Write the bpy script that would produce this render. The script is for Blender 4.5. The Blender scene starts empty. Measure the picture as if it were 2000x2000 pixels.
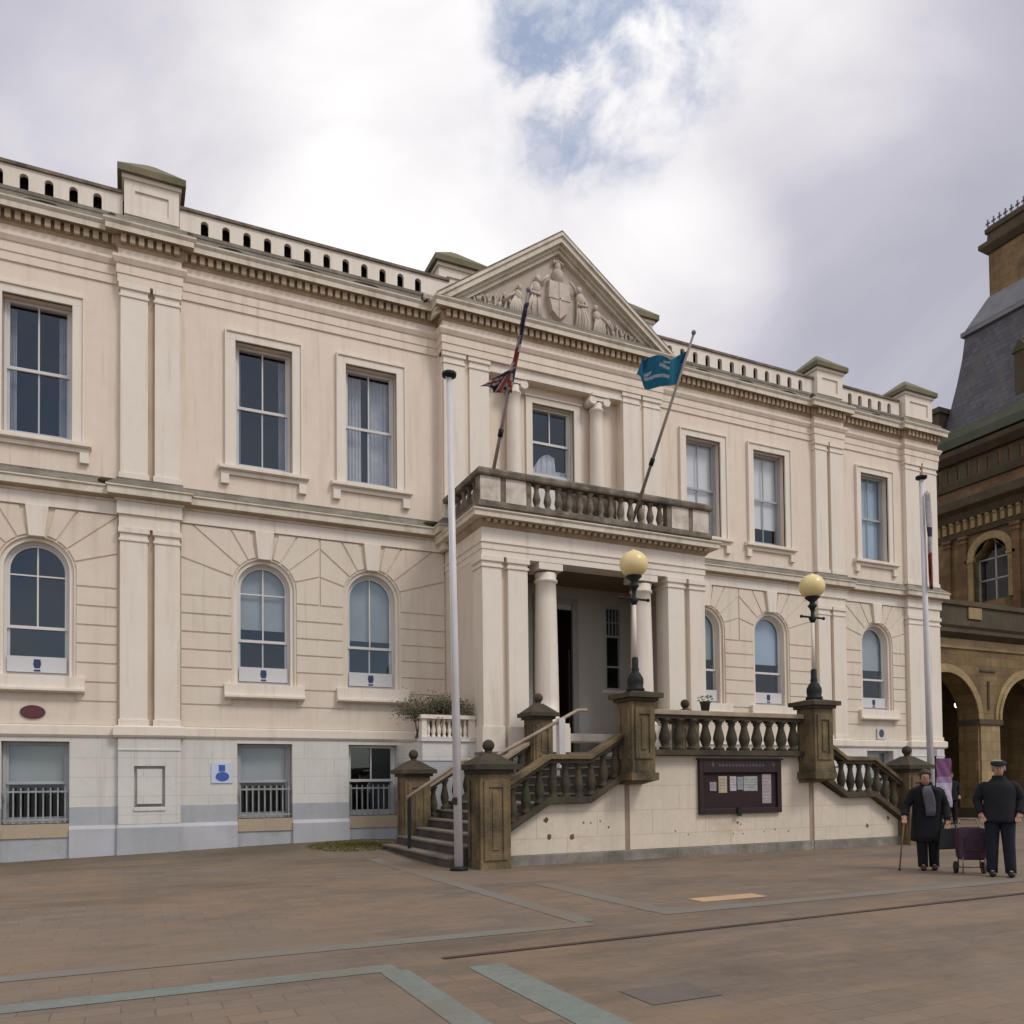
import bpy, bmesh, math, random
from mathutils import Vector, Matrix
R = math.radians
random.seed(7)
scn = bpy.context.scene
col = scn.collection

# ------------------------------------------------------------------ camera, sky, sun, exposure
cam_d = bpy.data.cameras.new("camera")
cam = bpy.data.objects.new("camera", cam_d); col.objects.link(cam); scn.camera = cam
cam_d.sensor_width = 36; cam_d.lens = 28.8; cam_d.shift_y = 0.24534
cam_d.clip_end = 2000; cam_d.clip_start = 0.1
yaw, pitch, roll = R(25.1675), R(1.51348), R(0.60074)
fw = Vector((math.sin(yaw)*math.cos(pitch), math.cos(yaw)*math.cos(pitch), math.sin(pitch)))
rt0 = Vector((math.cos(yaw), -math.sin(yaw), 0)); up0 = rt0.cross(fw)
rt = math.cos(roll)*rt0 - math.sin(roll)*up0; up = math.sin(roll)*rt0 + math.cos(roll)*up0
M = Matrix((rt, up, -fw)).transposed().to_4x4(); M.translation = Vector((-10.766, 0, 1.42))
cam.matrix_world = M

SUN_EL, SUN_AZ = R(48), R(150)      # azimuth clockwise from +Y: in front of the facade, from the right
sun_d = bpy.data.lights.new("sun", 'SUN'); sun = bpy.data.objects.new("sun", sun_d); col.objects.link(sun)
sun_d.energy = 1.3; sun_d.angle = R(16); sun_d.color = (1.0, 0.94, 0.86)
sd = Vector((math.sin(SUN_AZ)*math.cos(SUN_EL), math.cos(SUN_AZ)*math.cos(SUN_EL), math.sin(SUN_EL)))
sun.rotation_euler = sd.to_track_quat('Z', 'Y').to_euler(); sun.location = (0, -20, 60)

scn.view_settings.view_transform = 'Standard'
scn.view_settings.look = 'None'
scn.view_settings.exposure = 0.12
scn.view_settings.gamma = 1.0

world = bpy.data.worlds.new("World"); scn.world = world; world.use_nodes = True
nt = world.node_tree; nt.nodes.clear()
def wn(t, **kw):
    n = nt.nodes.new(t)
    for k, v in kw.items(): setattr(n, k, v)
    return n
def wl(a, b): nt.links.new(a, b)
w_out = wn('ShaderNodeOutputWorld')
skyt = wn('ShaderNodeTexSky', sky_type='NISHITA', sun_disc=False)
skyt.sun_elevation = SUN_EL; skyt.sun_rotation = SUN_AZ
bg_sky = wn('ShaderNodeBackground'); bg_sky.inputs[1].default_value = 0.14
hs_ = wn('ShaderNodeHueSaturation'); hs_.inputs['Saturation'].default_value = 1.45; wl(skyt.outputs[0], hs_.inputs['Color']); wl(hs_.outputs[0], bg_sky.inputs[0])
tc = wn('ShaderNodeTexCoord')
def w_math(op, a, b=None, clamp=False):
    n = wn('ShaderNodeMath', operation=op, use_clamp=clamp)
    for i, v in enumerate((a, b)):
        if v is None: continue
        if isinstance(v, (int, float)): n.inputs[i].default_value = v
        else: wl(v, n.inputs[i])
    return n.outputs[0]
def w_blob(d, deg0, deg1):     # 1 near direction d, 0 beyond deg1
    n = wn('ShaderNodeVectorMath', operation='DOT_PRODUCT')
    wl(tc.outputs['Generated'], n.inputs[0]); n.inputs[1].default_value = Vector(d).normalized()
    m = wn('ShaderNodeMapRange', interpolation_type='SMOOTHSTEP')
    wl(n.outputs['Value'], m.inputs[0])
    m.inputs[1].default_value = math.cos(R(deg1)); m.inputs[2].default_value = math.cos(R(deg0))
    return m.outputs[0]
def w_noise(scale, detail, rough, zs=1.0, dist=0.0, off=(0, 0, 0)):
    mp = wn('ShaderNodeMapping'); mp.inputs['Scale'].default_value = (1, 1, zs); mp.inputs['Location'].default_value = off
    wl(tc.outputs['Generated'], mp.inputs[0])
    n = wn('ShaderNodeTexNoise'); wl(mp.outputs[0], n.inputs['Vector'])
    n.inputs['Scale'].default_value = scale; n.inputs['Detail'].default_value = detail
    n.inputs['Roughness'].default_value = rough; n.inputs['Distortion'].default_value = dist
    return n.outputs['Fac']
n_cov = w_noise(6.5, 10, 0.6, 1.4, 0.35, (0.3, 0.1, 0.7))
n_fine = w_noise(17.0, 8, 0.62, 1.3, 0.5, (2.3, 0.6, 1.7))
n_br = w_noise(2.6, 8, 0.52, 1.7, 0.4, (3.1, 1.4, 0.2))
hole = w_math('ADD', w_blob((0.412, 0.612, 0.675), 0, 8.5), w_math('MULTIPLY', w_blob((0.345, 0.695, 0.63), 0, 6), 0.40))
hole = w_math('ADD', hole, w_math('MULTIPLY', w_blob((0.33, 0.61, 0.72), 0, 6), 0.6))
hole = w_math('ADD', hole, w_math('MULTIPLY', w_blob((0.80, -0.50, 0.30), 5, 42), 0.38))   # open blue sky behind the viewer
hole = w_math('ADD', hole, w_math('MULTIPLY', w_blob((0.05, -0.95, 0.30), 5, 38), 0.75))   # and broken cloud over the far side of the square
n_mix = w_math('ADD', w_math('MULTIPLY', n_cov, 2.5), w_math('MULTIPLY', n_fine, 1.2))
hv = w_math('MULTIPLY', hole, w_math('ADD', n_mix, -1.22))
cover = wn('ShaderNodeMapRange', interpolation_type='SMOOTHSTEP')
wl(hv, cover.inputs[0]); cover.inputs[1].default_value = 0.10; cover.inputs[2].default_value = 0.85
cover.inputs[3].default_value = 1.0; cover.inputs[4].default_value = 0.34
grey = w_math('ADD', w_math('MULTIPLY', w_blob((0.70, 0.50, 0.50), 5, 27), 0.62), w_math('MULTIPLY', w_blob((-0.13, 0.77, 0.62), 3, 19), 0.62))
white = w_math('ADD', w_math('MULTIPLY', w_blob((0.16, 0.77, 0.62), 5, 24), 0.44), w_math('MULTIPLY', w_blob((0.525, 0.69, 0.50), 1, 8), 0.42))
white = w_math('ADD', white, w_math('MULTIPLY', w_blob((0.52, 0.55, 0.66), 2, 13), 0.40))
br = w_math('ADD', w_math('MULTIPLY', w_math('ADD', n_br, -0.5), 1.5), 0.60)
br = w_math('ADD', br, w_math('SUBTRACT', white, grey))
ramp = wn('ShaderNodeValToRGB')
wl(w_math('MULTIPLY', br, 1.0, True), ramp.inputs[0])
cr = ramp.color_ramp
cr.elements[0].position = 0.0; cr.elements[0].color = (0.43, 0.425, 0.50, 1)
cr.elements[1].position = 1.0; cr.elements[1].color = (0.99, 0.975, 0.975, 1)
e = cr.elements.new(0.32); e.color = (0.54, 0.525, 0.60, 1)
e = cr.elements.new(0.68); e.color = (0.82, 0.795, 0.82, 1)
bg_cl = wn('ShaderNodeBackground'); bg_cl.inputs[1].default_value = 1.0
wl(ramp.outputs[0], bg_cl.inputs[0])
mixw = wn('ShaderNodeMixShader')
veil = wn('ShaderNodeMapRange'); wl(n_fine, veil.inputs[0])
for i_, v_ in enumerate((0.36, 0.66, 0.10, 0.62)): veil.inputs[i_+1].default_value = v_
wl(w_math('MAXIMUM', cover.outputs[0], veil.outputs[0]), mixw.inputs[0]); wl(bg_sky.outputs[0], mixw.inputs[1]); wl(bg_cl.outputs[0], mixw.inputs[2])
wl(mixw.outputs[0], w_out.inputs[0])

# ------------------------------------------------------------------ materials
MATS = {}
def mat(name, base, rough=0.7, var=None, vscale=1.0, streak=0.0, streak_col=(0.2, 0.17, 0.13), bump=0.0, bscale=30.0,
        fine=0.0, metal=0.0, spec=0.4, stain=None, stain_scale=0.7, stain_lo=0.55, stain_hi=0.75, rvar=0.0, ashlar=None):
    """painted / stone surface: patchy colour, vertical run marks, stains, grain"""
    m = bpy.data.materials.new(name); m.use_nodes = True; t = m.node_tree; N = t.nodes; L = t.links
    b = N['Principled BSDF']; b.inputs['Roughness'].default_value = rough; b.inputs['Metallic'].default_value = metal
    b.inputs['Specular IOR Level'].default_value = spec
    geo = N.new('ShaderNodeNewGeometry')
    def noise(scale, det, vs=(1, 1, 1), rg=0.55):
        mp = N.new('ShaderNodeMapping'); mp.inputs['Scale'].default_value = vs; L.new(geo.outputs['Position'], mp.inputs[0])
        n = N.new('ShaderNodeTexNoise'); n.inputs['Scale'].default_value = scale; n.inputs['Detail'].default_value = det
        n.inputs['Roughness'].default_value = rg
        L.new(mp.outputs[0], n.inputs['Vector']); return n.outputs['Fac']
    def mixc(f, a, c):
        x = N.new('ShaderNodeMix'); x.data_type = 'RGBA'
        if isinstance(f, float): x.inputs[0].default_value = f
        else: L.new(f, x.inputs[0])
        for s, v in ((x.inputs[6], a), (x.inputs[7], c)):
            if isinstance(v, tuple): s.default_value = (*v, 1)
            else: L.new(v, s)
        return x.outputs[2]
    def rng(f, lo, hi, a=0.0, z=1.0):
        r = N.new('ShaderNodeMapRange'); L.new(f, r.inputs[0])
        r.inputs[1].default_value = lo; r.inputs[2].default_value = hi; r.inputs[3].default_value = a; r.inputs[4].default_value = z
        return r.outputs[0]
    c = tuple(base)
    if var: c = mixc(rng(noise(vscale, 5), 0.35, 0.65), c, tuple(var))
    if fine: c = mixc(rng(noise(9 * vscale, 3), 0.4, 0.65, 0, fine), c, tuple(v * 0.72 for v in base))
    if stain: c = mixc(rng(noise(stain_scale, 7, rg=0.65), stain_lo, stain_hi, 0, 0.85), c, tuple(stain))
    if streak:
        c = mixc(rng(noise(3.2, 5, (1, 1, 0.10)), 0.53, 0.78, 0, streak), c, tuple(streak_col))
        c = mixc(rng(noise(9.0, 4, (1, 1, 0.05)), 0.57, 0.80, 0, streak*.9), c, tuple(v*.72 for v in streak_col))
    jf = None
    if ashlar:      # (course height, block length, joint colour factor, block tone spread)
        sep = N.new('ShaderNodeSeparateXYZ'); L.new(geo.outputs['Position'], sep.inputs[0])
        ad = N.new('ShaderNodeMath'); L.new(sep.outputs[0], ad.inputs[0]); L.new(sep.outputs[1], ad.inputs[1])
        cm = N.new('ShaderNodeCombineXYZ'); L.new(ad.outputs[0], cm.inputs[0]); L.new(sep.outputs[2], cm.inputs[1])
        bk = N.new('ShaderNodeTexBrick'); L.new(cm.outputs[0], bk.inputs['Vector']); bk.inputs['Scale'].default_value = 1
        bk.inputs['Brick Width'].default_value = ashlar[1]; bk.inputs['Row Height'].default_value = ashlar[0]
        bk.inputs['Mortar Size'].default_value = 0.010; bk.inputs['Mortar Smooth'].default_value = 0.3
        lo = 1-ashlar[3]; bk.inputs['Color1'].default_value = (lo, lo, lo, 1); bk.inputs['Color2'].default_value = (1, 1, 1, 1); bk.inputs['Mortar'].default_value = (ashlar[2],)*3+(1,)
        mu = N.new('ShaderNodeMix'); mu.data_type = 'RGBA'; mu.blend_type = 'MULTIPLY'; mu.inputs[0].default_value = 1
        if isinstance(c, tuple): mu.inputs[6].default_value = (*c, 1)
        else: L.new(c, mu.inputs[6])
        L.new(bk.outputs['Color'], mu.inputs[7]); c = mu.outputs[2]
    if isinstance(c, tuple): b.inputs['Base Color'].default_value = (*c, 1)
    else: L.new(c, b.inputs['Base Color'])
    if rvar: L.new(rng(noise(2.0, 4), 0.3, 0.7, max(rough - rvar, 0.05), min(rough + rvar, 1)), b.inputs['Roughness'])
    if bump:
        bp = N.new('ShaderNodeBump'); bp.inputs['Strength'].default_value = bump; bp.inputs['Distance'].default_value = 0.02
        L.new(noise(bscale, 4), bp.inputs['Height']); L.new(bp.outputs[0], b.inputs['Normal'])
    MATS[name] = m; return m

CREAM = (0.73, 0.628, 0.517)
m_up = mat('cream_paint', CREAM, 0.6, (0.745, 0.64, 0.535), 0.45, 0.50, (0.52, 0.415, 0.29), 0.10, 14, 0.10, stain=(0.63, 0.525, 0.42), stain_scale=0.5, stain_lo=0.56, stain_hi=0.8)
m_lo = mat('cream_paint_lower', (0.68, 0.61, 0.495), 0.65, (0.705, 0.61, 0.515), 0.5, 0.48, (0.49, 0.415, 0.30), 0.16, 18, 0.12, stain=(0.65, 0.52, 0.425), stain_scale=0.4, stain_lo=0.52, stain_hi=0.75)
m_trim = mat('pale_paint', (0.765, 0.695, 0.605), 0.55, (0.73, 0.655, 0.555), 0.6, 0.42, (0.50, 0.415, 0.30), 0.08, 16, 0.08)
m_base = mat('basement_paint', (0.67, 0.645, 0.605), 0.65, (0.62, 0.595, 0.55), 0.7, 0.4, (0.43, 0.395, 0.32), 0.2, 16, 0.15, ashlar=(0.42, 1.45, 0.80, 0.03))
m_foot = mat('grey_foot_paint', (0.37, 0.39, 0.415), 0.6, (0.42, 0.435, 0.455), 0.8, 0.30, (0.22, 0.22, 0.19), 0.2, 16, 0.15, stain=(0.25, 0.27, 0.20), stain_scale=1.1)
m_footl = mat('grey_ledge_paint', (0.48, 0.48, 0.52), 0.55, (0.42, 0.42, 0.45), 1.2, 0.2, (0.28, 0.28, 0.25), 0.1, 20)
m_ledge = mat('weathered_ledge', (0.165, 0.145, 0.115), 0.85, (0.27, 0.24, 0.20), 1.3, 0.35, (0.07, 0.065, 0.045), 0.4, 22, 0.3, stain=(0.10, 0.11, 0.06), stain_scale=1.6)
m_dent = mat('stained_shaded_mould', (0.44, 0.345, 0.24), 0.8, (0.32, 0.245, 0.165), 2.0, 0.3, (0.16, 0.11, 0.07), 0.3, 22, 0.3)  # brown stain, with the shade under the mouldings put into the colour
m_corn = mat('cornice_paint', (0.69, 0.625, 0.52), 0.65, (0.60, 0.535, 0.435), 1.0, 0.5, (0.28, 0.245, 0.175), 0.15, 20, 0.2, stain=(0.33, 0.29, 0.21), stain_scale=1.3)
m_mossy = mat('mossy_capstone', (0.20, 0.175, 0.115), 0.9, (0.13, 0.125, 0.07), 1.8, 0.3, (0.07, 0.075, 0.03), 0.5, 18, 0.3)
m_stone = mat('dark_weathered_stone', (0.088, 0.068, 0.043), 0.85, (0.032, 0.027, 0.018), 1.9, 0.5, (0.018, 0.018, 0.011), 0.5, 26, 0.4, stain=(0.036, 0.041, 0.017), stain_scale=1.5, stain_lo=0.5)
m_stone2 = mat('brown_weathered_stone', (0.215, 0.155, 0.080), 0.85, (0.060, 0.048, 0.030), 2.4, 0.7, (0.028, 0.024, 0.014), 0.6, 26, 0.5, stain=(0.07, 0.068, 0.024), stain_scale=1.4, stain_lo=0.52)
m_cope = mat('lit_coping_stone', (0.40, 0.325, 0.235), 0.8, (0.26, 0.20, 0.14), 2.2, 0.2, (0.14, 0.12, 0.08), 0.4, 26, 0.3)  # coping tops catching light: the brightness is put into the stone colour
m_balc = mat('weathered_balcony_stone', (0.23, 0.19, 0.145), 0.85, (0.095, 0.078, 0.057), 3.2, 0.6, (0.045, 0.038, 0.028), 0.4, 24, 0.4, stain=(0.36, 0.31, 0.25), stain_scale=2.4)
m_stair = mat('stair_wall_paint', (0.63, 0.555, 0.445), 0.7, (0.67, 0.58, 0.465), 0.8, 0.25, (0.42, 0.345, 0.26), 0.25, 14, 0.15, stain=(0.52, 0.41, 0.31), stain_scale=0.9, ashlar=(0.46, 1.25, 0.80, 0.04))
m_plinth = mat('dirty_plinth_stone', (0.17, 0.155, 0.13), 0.9, (0.30, 0.28, 0.24), 2.2, 0.5, (0.055, 0.058, 0.035), 0.4, 20, 0.3, stain=(0.07, 0.075, 0.045), stain_scale=1.4)
m_tread = mat('stair_tread_stone', (0.20, 0.175, 0.145), 0.8, (0.14, 0.12, 0.10), 2.0, 0.0, bump=0.3, fine=0.3)
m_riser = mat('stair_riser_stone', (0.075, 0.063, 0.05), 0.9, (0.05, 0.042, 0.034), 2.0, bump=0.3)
m_white = mat('white_sash_paint', (0.66, 0.64, 0.62), 0.4, (0.60, 0.585, 0.565), 2.0)
m_greysash = mat('grey_sash_paint', (0.40, 0.41, 0.42), 0.45, (0.35, 0.36, 0.37), 2.0)
m_blind = mat('grey_blind_fabric', (0.37, 0.395, 0.395), 0.9, (0.29, 0.315, 0.32), 0.6)
m_blindsky = mat('sky_reflection_blind', (0.42, 0.50, 0.58), 0.9, (0.36, 0.44, 0.52), 0.6)  # sky reflection put into the colour of added blinds
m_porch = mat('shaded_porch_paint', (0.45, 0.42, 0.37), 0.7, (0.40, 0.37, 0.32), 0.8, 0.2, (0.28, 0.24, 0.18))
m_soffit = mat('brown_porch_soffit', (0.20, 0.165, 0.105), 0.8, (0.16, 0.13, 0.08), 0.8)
m_blindw = mat('pale_blind_fabric', (0.84, 0.80, 0.79), 0.9, (0.78, 0.745, 0.735), 0.8)
m_room = mat('dark_room', (0.03, 0.031, 0.036), 0.9, (0.055, 0.055, 0.06), 0.8)
m_roof = mat('roof_lead', (0.018, 0.016, 0.014), 0.9, (0.012, 0.011, 0.010), 1.0)
m_curtain = mat('white_curtain', (0.62, 0.62, 0.64), 0.9, (0.50, 0.50, 0.53), 3.0)
m_iron = mat('black_cast_iron', (0.010, 0.011, 0.012), 0.6, (0.014, 0.017, 0.014), 6.0, spec=0.25)
m_pipe = mat('stained_joint', (0.26, 0.20, 0.145), 0.8, (0.36, 0.28, 0.21), 2.0, 0.6, (0.12, 0.095, 0.06))
m_pole = mat('white_pole_paint', (0.62, 0.60, 0.615), 0.35, (0.56, 0.54, 0.55), 3.0, 0.3, (0.45, 0.40, 0.36))
m_gpole = mat('grey_pole_paint', (0.30, 0.26, 0.22), 0.5, (0.22, 0.19, 0.16), 4.0)
m_rail = mat('painted_guard_bars', (0.33, 0.345, 0.34), 0.5, (0.24, 0.25, 0.245), 4.0)
m_plaque = mat('maroon_plaque', (0.10, 0.022, 0.03), 0.4, (0.12, 0.035, 0.04), 9.0)
m_signw = mat('sign_white', (0.56, 0.555, 0.57), 0.5)
m_signp = mat('sign_pale_blue', (0.52, 0.58, 0.72), 0.5)
m_signb = mat('sign_blue', (0.05, 0.11, 0.36), 0.5)
m_navy = mat('sign_navy', (0.03, 0.04, 0.11), 0.5)
m_board = mat('maroon_board_wood', (0.026, 0.011, 0.010), 0.45, (0.018, 0.008, 0.008), 6.0, bump=0.1)
m_boardin = mat('maroon_felt', (0.030, 0.014, 0.017), 0.9, (0.023, 0.011, 0.014), 5.0)
m_sand = mat('brown_sandstone', (0.275, 0.185, 0.083), 0.85, (0.165, 0.107, 0.048), 0.9, 0.5, (0.055, 0.038, 0.02), 0.4, 14, 0.3, stain=(0.08, 0.053, 0.027), stain_scale=0.8, stain_lo=0.5, ashlar=(0.36, 0.85, 0.5, 0.28))
m_sandl = mat('buff_sandstone', (0.42, 0.31, 0.16), 0.85, (0.29, 0.21, 0.105), 1.0, 0.4, (0.09, 0.065, 0.035), 0.4, 14, 0.3, ashlar=(0.36, 0.6, 0.6, 0.2))
m_sandd = mat('sooty_sandstone', (0.10, 0.072, 0.045), 0.9, (0.06, 0.05, 0.03), 1.2, 0.5, (0.03, 0.028, 0.018), 0.4, 16, 0.3, stain=(0.07, 0.08, 0.04), stain_scale=1.0)
m_sandr = mat('red_brown_sandstone', (0.26, 0.145, 0.07), 0.85, (0.15, 0.092, 0.045), 0.9, 0.5, (0.06, 0.036, 0.02), 0.4, 14, 0.3, stain=(0.08, 0.055, 0.03), stain_scale=1.0, stain_lo=0.5, ashlar=(0.36, 0.85, 0.5, 0.3))
m_gutter = mat('green_gutter_stone', (0.05, 0.062, 0.032), 0.8, (0.075, 0.08, 0.05), 1.2)
m_leadg = mat('grey_lead', (0.20, 0.205, 0.22), 0.6, (0.15, 0.15, 0.165), 1.4)
m_dark = mat('dark_wood_door', (0.02, 0.015, 0.012), 0.5, (0.03, 0.022, 0.018), 3.0)
m_grdoor = mat('grey_door_paint', (0.30, 0.285, 0.26), 0.55, (0.27, 0.255, 0.235), 1.5)
m_soil = mat('dark_pot_clay', (0.035, 0.028, 0.022), 0.7, (0.05, 0.04, 0.03), 8.0)

# slate
def slate():
    m = bpy.data.materials.new('roof_slate'); m.use_nodes = True; t = m.node_tree; N = t.nodes; L = t.links
    b = N['Principled BSDF']; b.inputs['Roughness'].default_value = 0.55
    geo = N.new('ShaderNodeNewGeometry'); sep = N.new('ShaderNodeSeparateXYZ'); L.new(geo.outputs['Position'], sep.inputs[0])
    ad = N.new('ShaderNodeMath'); L.new(sep.outputs[0], ad.inputs[0]); L.new(sep.outputs[1], ad.inputs[1])
    cm = N.new('ShaderNodeCombineXYZ'); L.new(ad.outputs[0], cm.inputs[0]); L.new(sep.outputs[2], cm.inputs[1])
    br_ = N.new('ShaderNodeTexBrick'); L.new(cm.outputs[0], br_.inputs['Vector'])
    br_.inputs['Scale'].default_value = 1.0; br_.inputs['Brick Width'].default_value = 0.3; br_.inputs['Row Height'].default_value = 0.24
    br_.inputs['Mortar Size'].default_value = 0.012
    br_.inputs['Color1'].default_value = (0.045, 0.042, 0.055, 1); br_.inputs['Color2'].default_value = (0.085, 0.08, 0.095, 1); br_.inputs['Mortar'].default_value = (0.02, 0.02, 0.022, 1)
    n = N.new('ShaderNodeTexNoise'); n.inputs['Scale'].default_value = 1.2; n.inputs['Detail'].default_value = 6; L.new(geo.outputs['Position'], n.inputs['Vector'])
    r = N.new('ShaderNodeMapRange'); L.new(n.outputs['Fac'], r.inputs[0]); r.inputs[1].default_value = 0.5; r.inputs[2].default_value = 0.72
    mx = N.new('ShaderNodeMix'); mx.data_type = 'RGBA'; L.new(r.outputs[0], mx.inputs[0]); L.new(br_.outputs['Color'], mx.inputs[6]); mx.inputs[7].default_value = (0.075, 0.08, 0.06, 1)
    L.new(mx.outputs[2], b.inputs['Base Color'])
    return m
m_slate = slate()

def glass_mat(name, tint, refl=1.0):
    m = bpy.data.materials.new(name); m.use_nodes = True; t = m.node_tree; N = t.nodes; L = t.links
    N.remove(N['Principled BSDF']); o = N['Material Output']
    tr = N.new('ShaderNodeBsdfTransparent'); tr.inputs[0].default_value = (*tint, 1)
    gl = N.new('ShaderNodeBsdfGlossy'); gl.inputs['Roughness'].default_value = 0.02; gl.inputs[0].default_value = (refl*.80, refl*.91, refl, 1)
    lw = N.new('ShaderNodeLayerWeight'); lw.inputs[0].default_value = 0.5      # reflectance of one sheet with two faces
    pw = N.new('ShaderNodeMath'); pw.operation = 'POWER'; L.new(lw.outputs['Facing'], pw.inputs[0]); pw.inputs[1].default_value = 4.5
    fr = N.new('ShaderNodeMath'); fr.operation = 'MULTIPLY_ADD'; L.new(pw.outputs[0], fr.inputs[0]); fr.inputs[1].default_value = 0.92; fr.inputs[2].default_value = 0.075
    geo = N.new('ShaderNodeNewGeometry')
    n = N.new('ShaderNodeTexNoise'); n.inputs['Scale'].default_value = 1.1; n.inputs['Detail'].default_value = 1; L.new(geo.outputs['Position'], n.inputs['Vector'])
    bp = N.new('ShaderNodeBump'); bp.inputs['Strength'].default_value = 0.06; bp.inputs['Distance'].default_value = 0.05
    L.new(n.outputs['Fac'], bp.inputs['Height']); L.new(bp.outputs[0], gl.inputs['Normal'])
    mx = N.new('ShaderNodeMixShader'); L.new(fr.outputs[0], mx.inputs[0]); L.new(tr.outputs[0], mx.inputs[1]); L.new(gl.outputs[0], mx.inputs[2])
    L.new(mx.outputs[0], o.inputs[0]); return m
m_glass = glass_mat('window_glass', (0.88, 0.91, 0.93))

def globe_mat():
    m = bpy.data.materials.new('yellowed_globe'); m.use_nodes = True; t = m.node_tree; N = t.nodes; L = t.links
    b = N['Principled BSDF']; b.inputs['Roughness'].default_value = 0.3
    geo = N.new('ShaderNodeNewGeometry')
    n = N.new('ShaderNodeTexNoise'); n.inputs['Scale'].default_value = 3.0; n.inputs['Detail'].default_value = 4; L.new(geo.outputs['Position'], n.inputs['Vector'])
    mx = N.new('ShaderNodeMix'); mx.data_type = 'RGBA'; L.new(n.outputs['Fac'], mx.inputs[0])
    mx.inputs[6].default_value = (0.82, 0.70, 0.38, 1); mx.inputs[7].default_value = (0.70, 0.53, 0.22, 1)
    L.new(mx.outputs[2], b.inputs['Base Color'])
    b.inputs['Subsurface Weight'].default_value = 0.25; b.inputs['Subsurface Radius'].default_value = (0.1, 0.08, 0.04)
    return m
m_globe = globe_mat()
def emit(name, c, s):
    m = bpy.data.materials.new(name); m.use_nodes = True; N = m.node_tree.nodes
    b = N['Principled BSDF']; b.inputs['Base Color'].default_value = (*c, 1); b.inputs['Emission Color'].default_value = (*c, 1); b.inputs['Emission Strength'].default_value = s
    return m
m_lit = emit('lit_bulb', (1.0, 0.97, 0.92), 3.0)

def plain(name, c, rough=0.8): 
    return mat(name, c, rough, tuple(v * 0.75 for v in c), 12.0, bump=0.15, bscale=60)

def paving():
    m = bpy.data.materials.new('clay_paver_square'); m.use_nodes = True; t = m.node_tree; N = t.nodes; L = t.links
    b = N['Principled BSDF']
    geo = N.new('ShaderNodeNewGeometry')
    def noise(s, d, vs=(1, 1, 1), rg=0.6):
        mp = N.new('ShaderNodeMapping'); mp.inputs['Scale'].default_value = vs; L.new(geo.outputs['Position'], mp.inputs[0])
        n = N.new('ShaderNodeTexNoise'); n.inputs['Scale'].default_value = s; n.inputs['Detail'].default_value = d; n.inputs['Roughness'].default_value = rg
        L.new(mp.outputs[0], n.inputs['Vector']); return n.outputs['Fac']
    def rng(f, lo, hi, a=0.0, z=1.0):
        r = N.new('ShaderNodeMapRange'); L.new(f, r.inputs[0])
        for i, v in enumerate((lo, hi, a, z)): r.inputs[i + 1].default_value = v
        return r.outputs[0]
    def mixc(f, a, c, bt='MIX'):
        x = N.new('ShaderNodeMix'); x.data_type = 'RGBA'; x.blend_type = bt
        if isinstance(f, float): x.inputs[0].default_value = f
        else: L.new(f, x.inputs[0])
        for s, v in ((x.inputs[6], a), (x.inputs[7], c)):
            if isinstance(v, tuple): s.default_value = (*v, 1)
            else: L.new(v, s)
        return x.outputs[2]
    bk = N.new('ShaderNodeTexBrick'); L.new(geo.outputs['Position'], bk.inputs['Vector'])
    bk.inputs['Scale'].default_value = 1.0; bk.inputs['Brick Width'].default_value = 0.40; bk.inputs['Row Height'].default_value = 0.20
    bk.inputs['Mortar Size'].default_value = 0.006; bk.inputs['Mortar Smooth'].default_value = 0.4; bk.inputs['Bias'].default_value = -0.1; bk.offset = 0.5; bk.squash = 1.0
    bk.inputs['Color1'].default_value = (0.150, 0.120, 0.092, 1); bk.inputs['Color2'].default_value = (0.208, 0.158, 0.117, 1); bk.inputs['Mortar'].default_value = (0.105, 0.088, 0.070, 1)
    c = bk.outputs['Color']
    c = mixc(rng(noise(0.55, 6), 0.42, 0.66, 0, 0.7), c, (0.235, 0.155, 0.092))
    c = mixc(rng(noise(3.5, 2, (1, 2, 1)), 0.50, 0.62, 0, 0.35), c, (0.21, 0.155, 0.125))
    c = mixc(rng(noise(0.9, 5, (1, 1, 1)), 0.50, 0.68, 0, 0.65), c, (0.148, 0.124, 0.103))
    c = mixc(rng(noise(0.33, 7, (0.6, 1.6, 1), 0.7), 0.49, 0.64, 0, 0.85), c, (0.105, 0.084, 0.066))
    c = mixc(rng(noise(0.22, 8, (1, 1, 1), 0.75), 0.50, 0.60, 0, 0.5), c, (0.20, 0.155, 0.118))
    c = mixc(rng(noise(14, 3), 0.55, 0.75, 0, 0.3), c, (0.25, 0.20, 0.15))
    c = mixc(rng(noise(1.7, 6, rg=0.7), 0.60, 0.74, 0, 0.6), c, (0.145, 0.145, 0.122))
    # patchy olive brown band, stronger towards the foot of the facade
    sep = N.new('ShaderNodeSeparateXYZ'); L.new(geo.outputs['Position'], sep.inputs[0])
    nearw = rng(sep.outputs[1], 15.5, 19.8)
    ml = N.new('ShaderNodeMath'); ml.operation = 'MULTIPLY'; L.new(nearw, ml.inputs[0]); L.new(rng(noise(0.8, 6, rg=0.7), 0.30, 0.62), ml.inputs[1])
    c = mixc(ml.outputs[0], c, (0.098, 0.082, 0.045))
    L.new(c, b.inputs['Base Color'])
    L.new(rng(noise(0.5, 5), 0.35, 0.65, 0.62, 0.9), b.inputs['Roughness'])
    b.inputs['Specular IOR Level'].default_value = 0.3
    bp = N.new('ShaderNodeBump'); bp.inputs['Strength'].default_value = 0.35; bp.inputs['Distance'].default_value = 0.008; bp.invert = True
    L.new(bk.outputs['Fac'], bp.inputs['Height']); L.new(bp.outputs[0], b.inputs['Normal'])
    return m
m_pave = paving()
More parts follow.
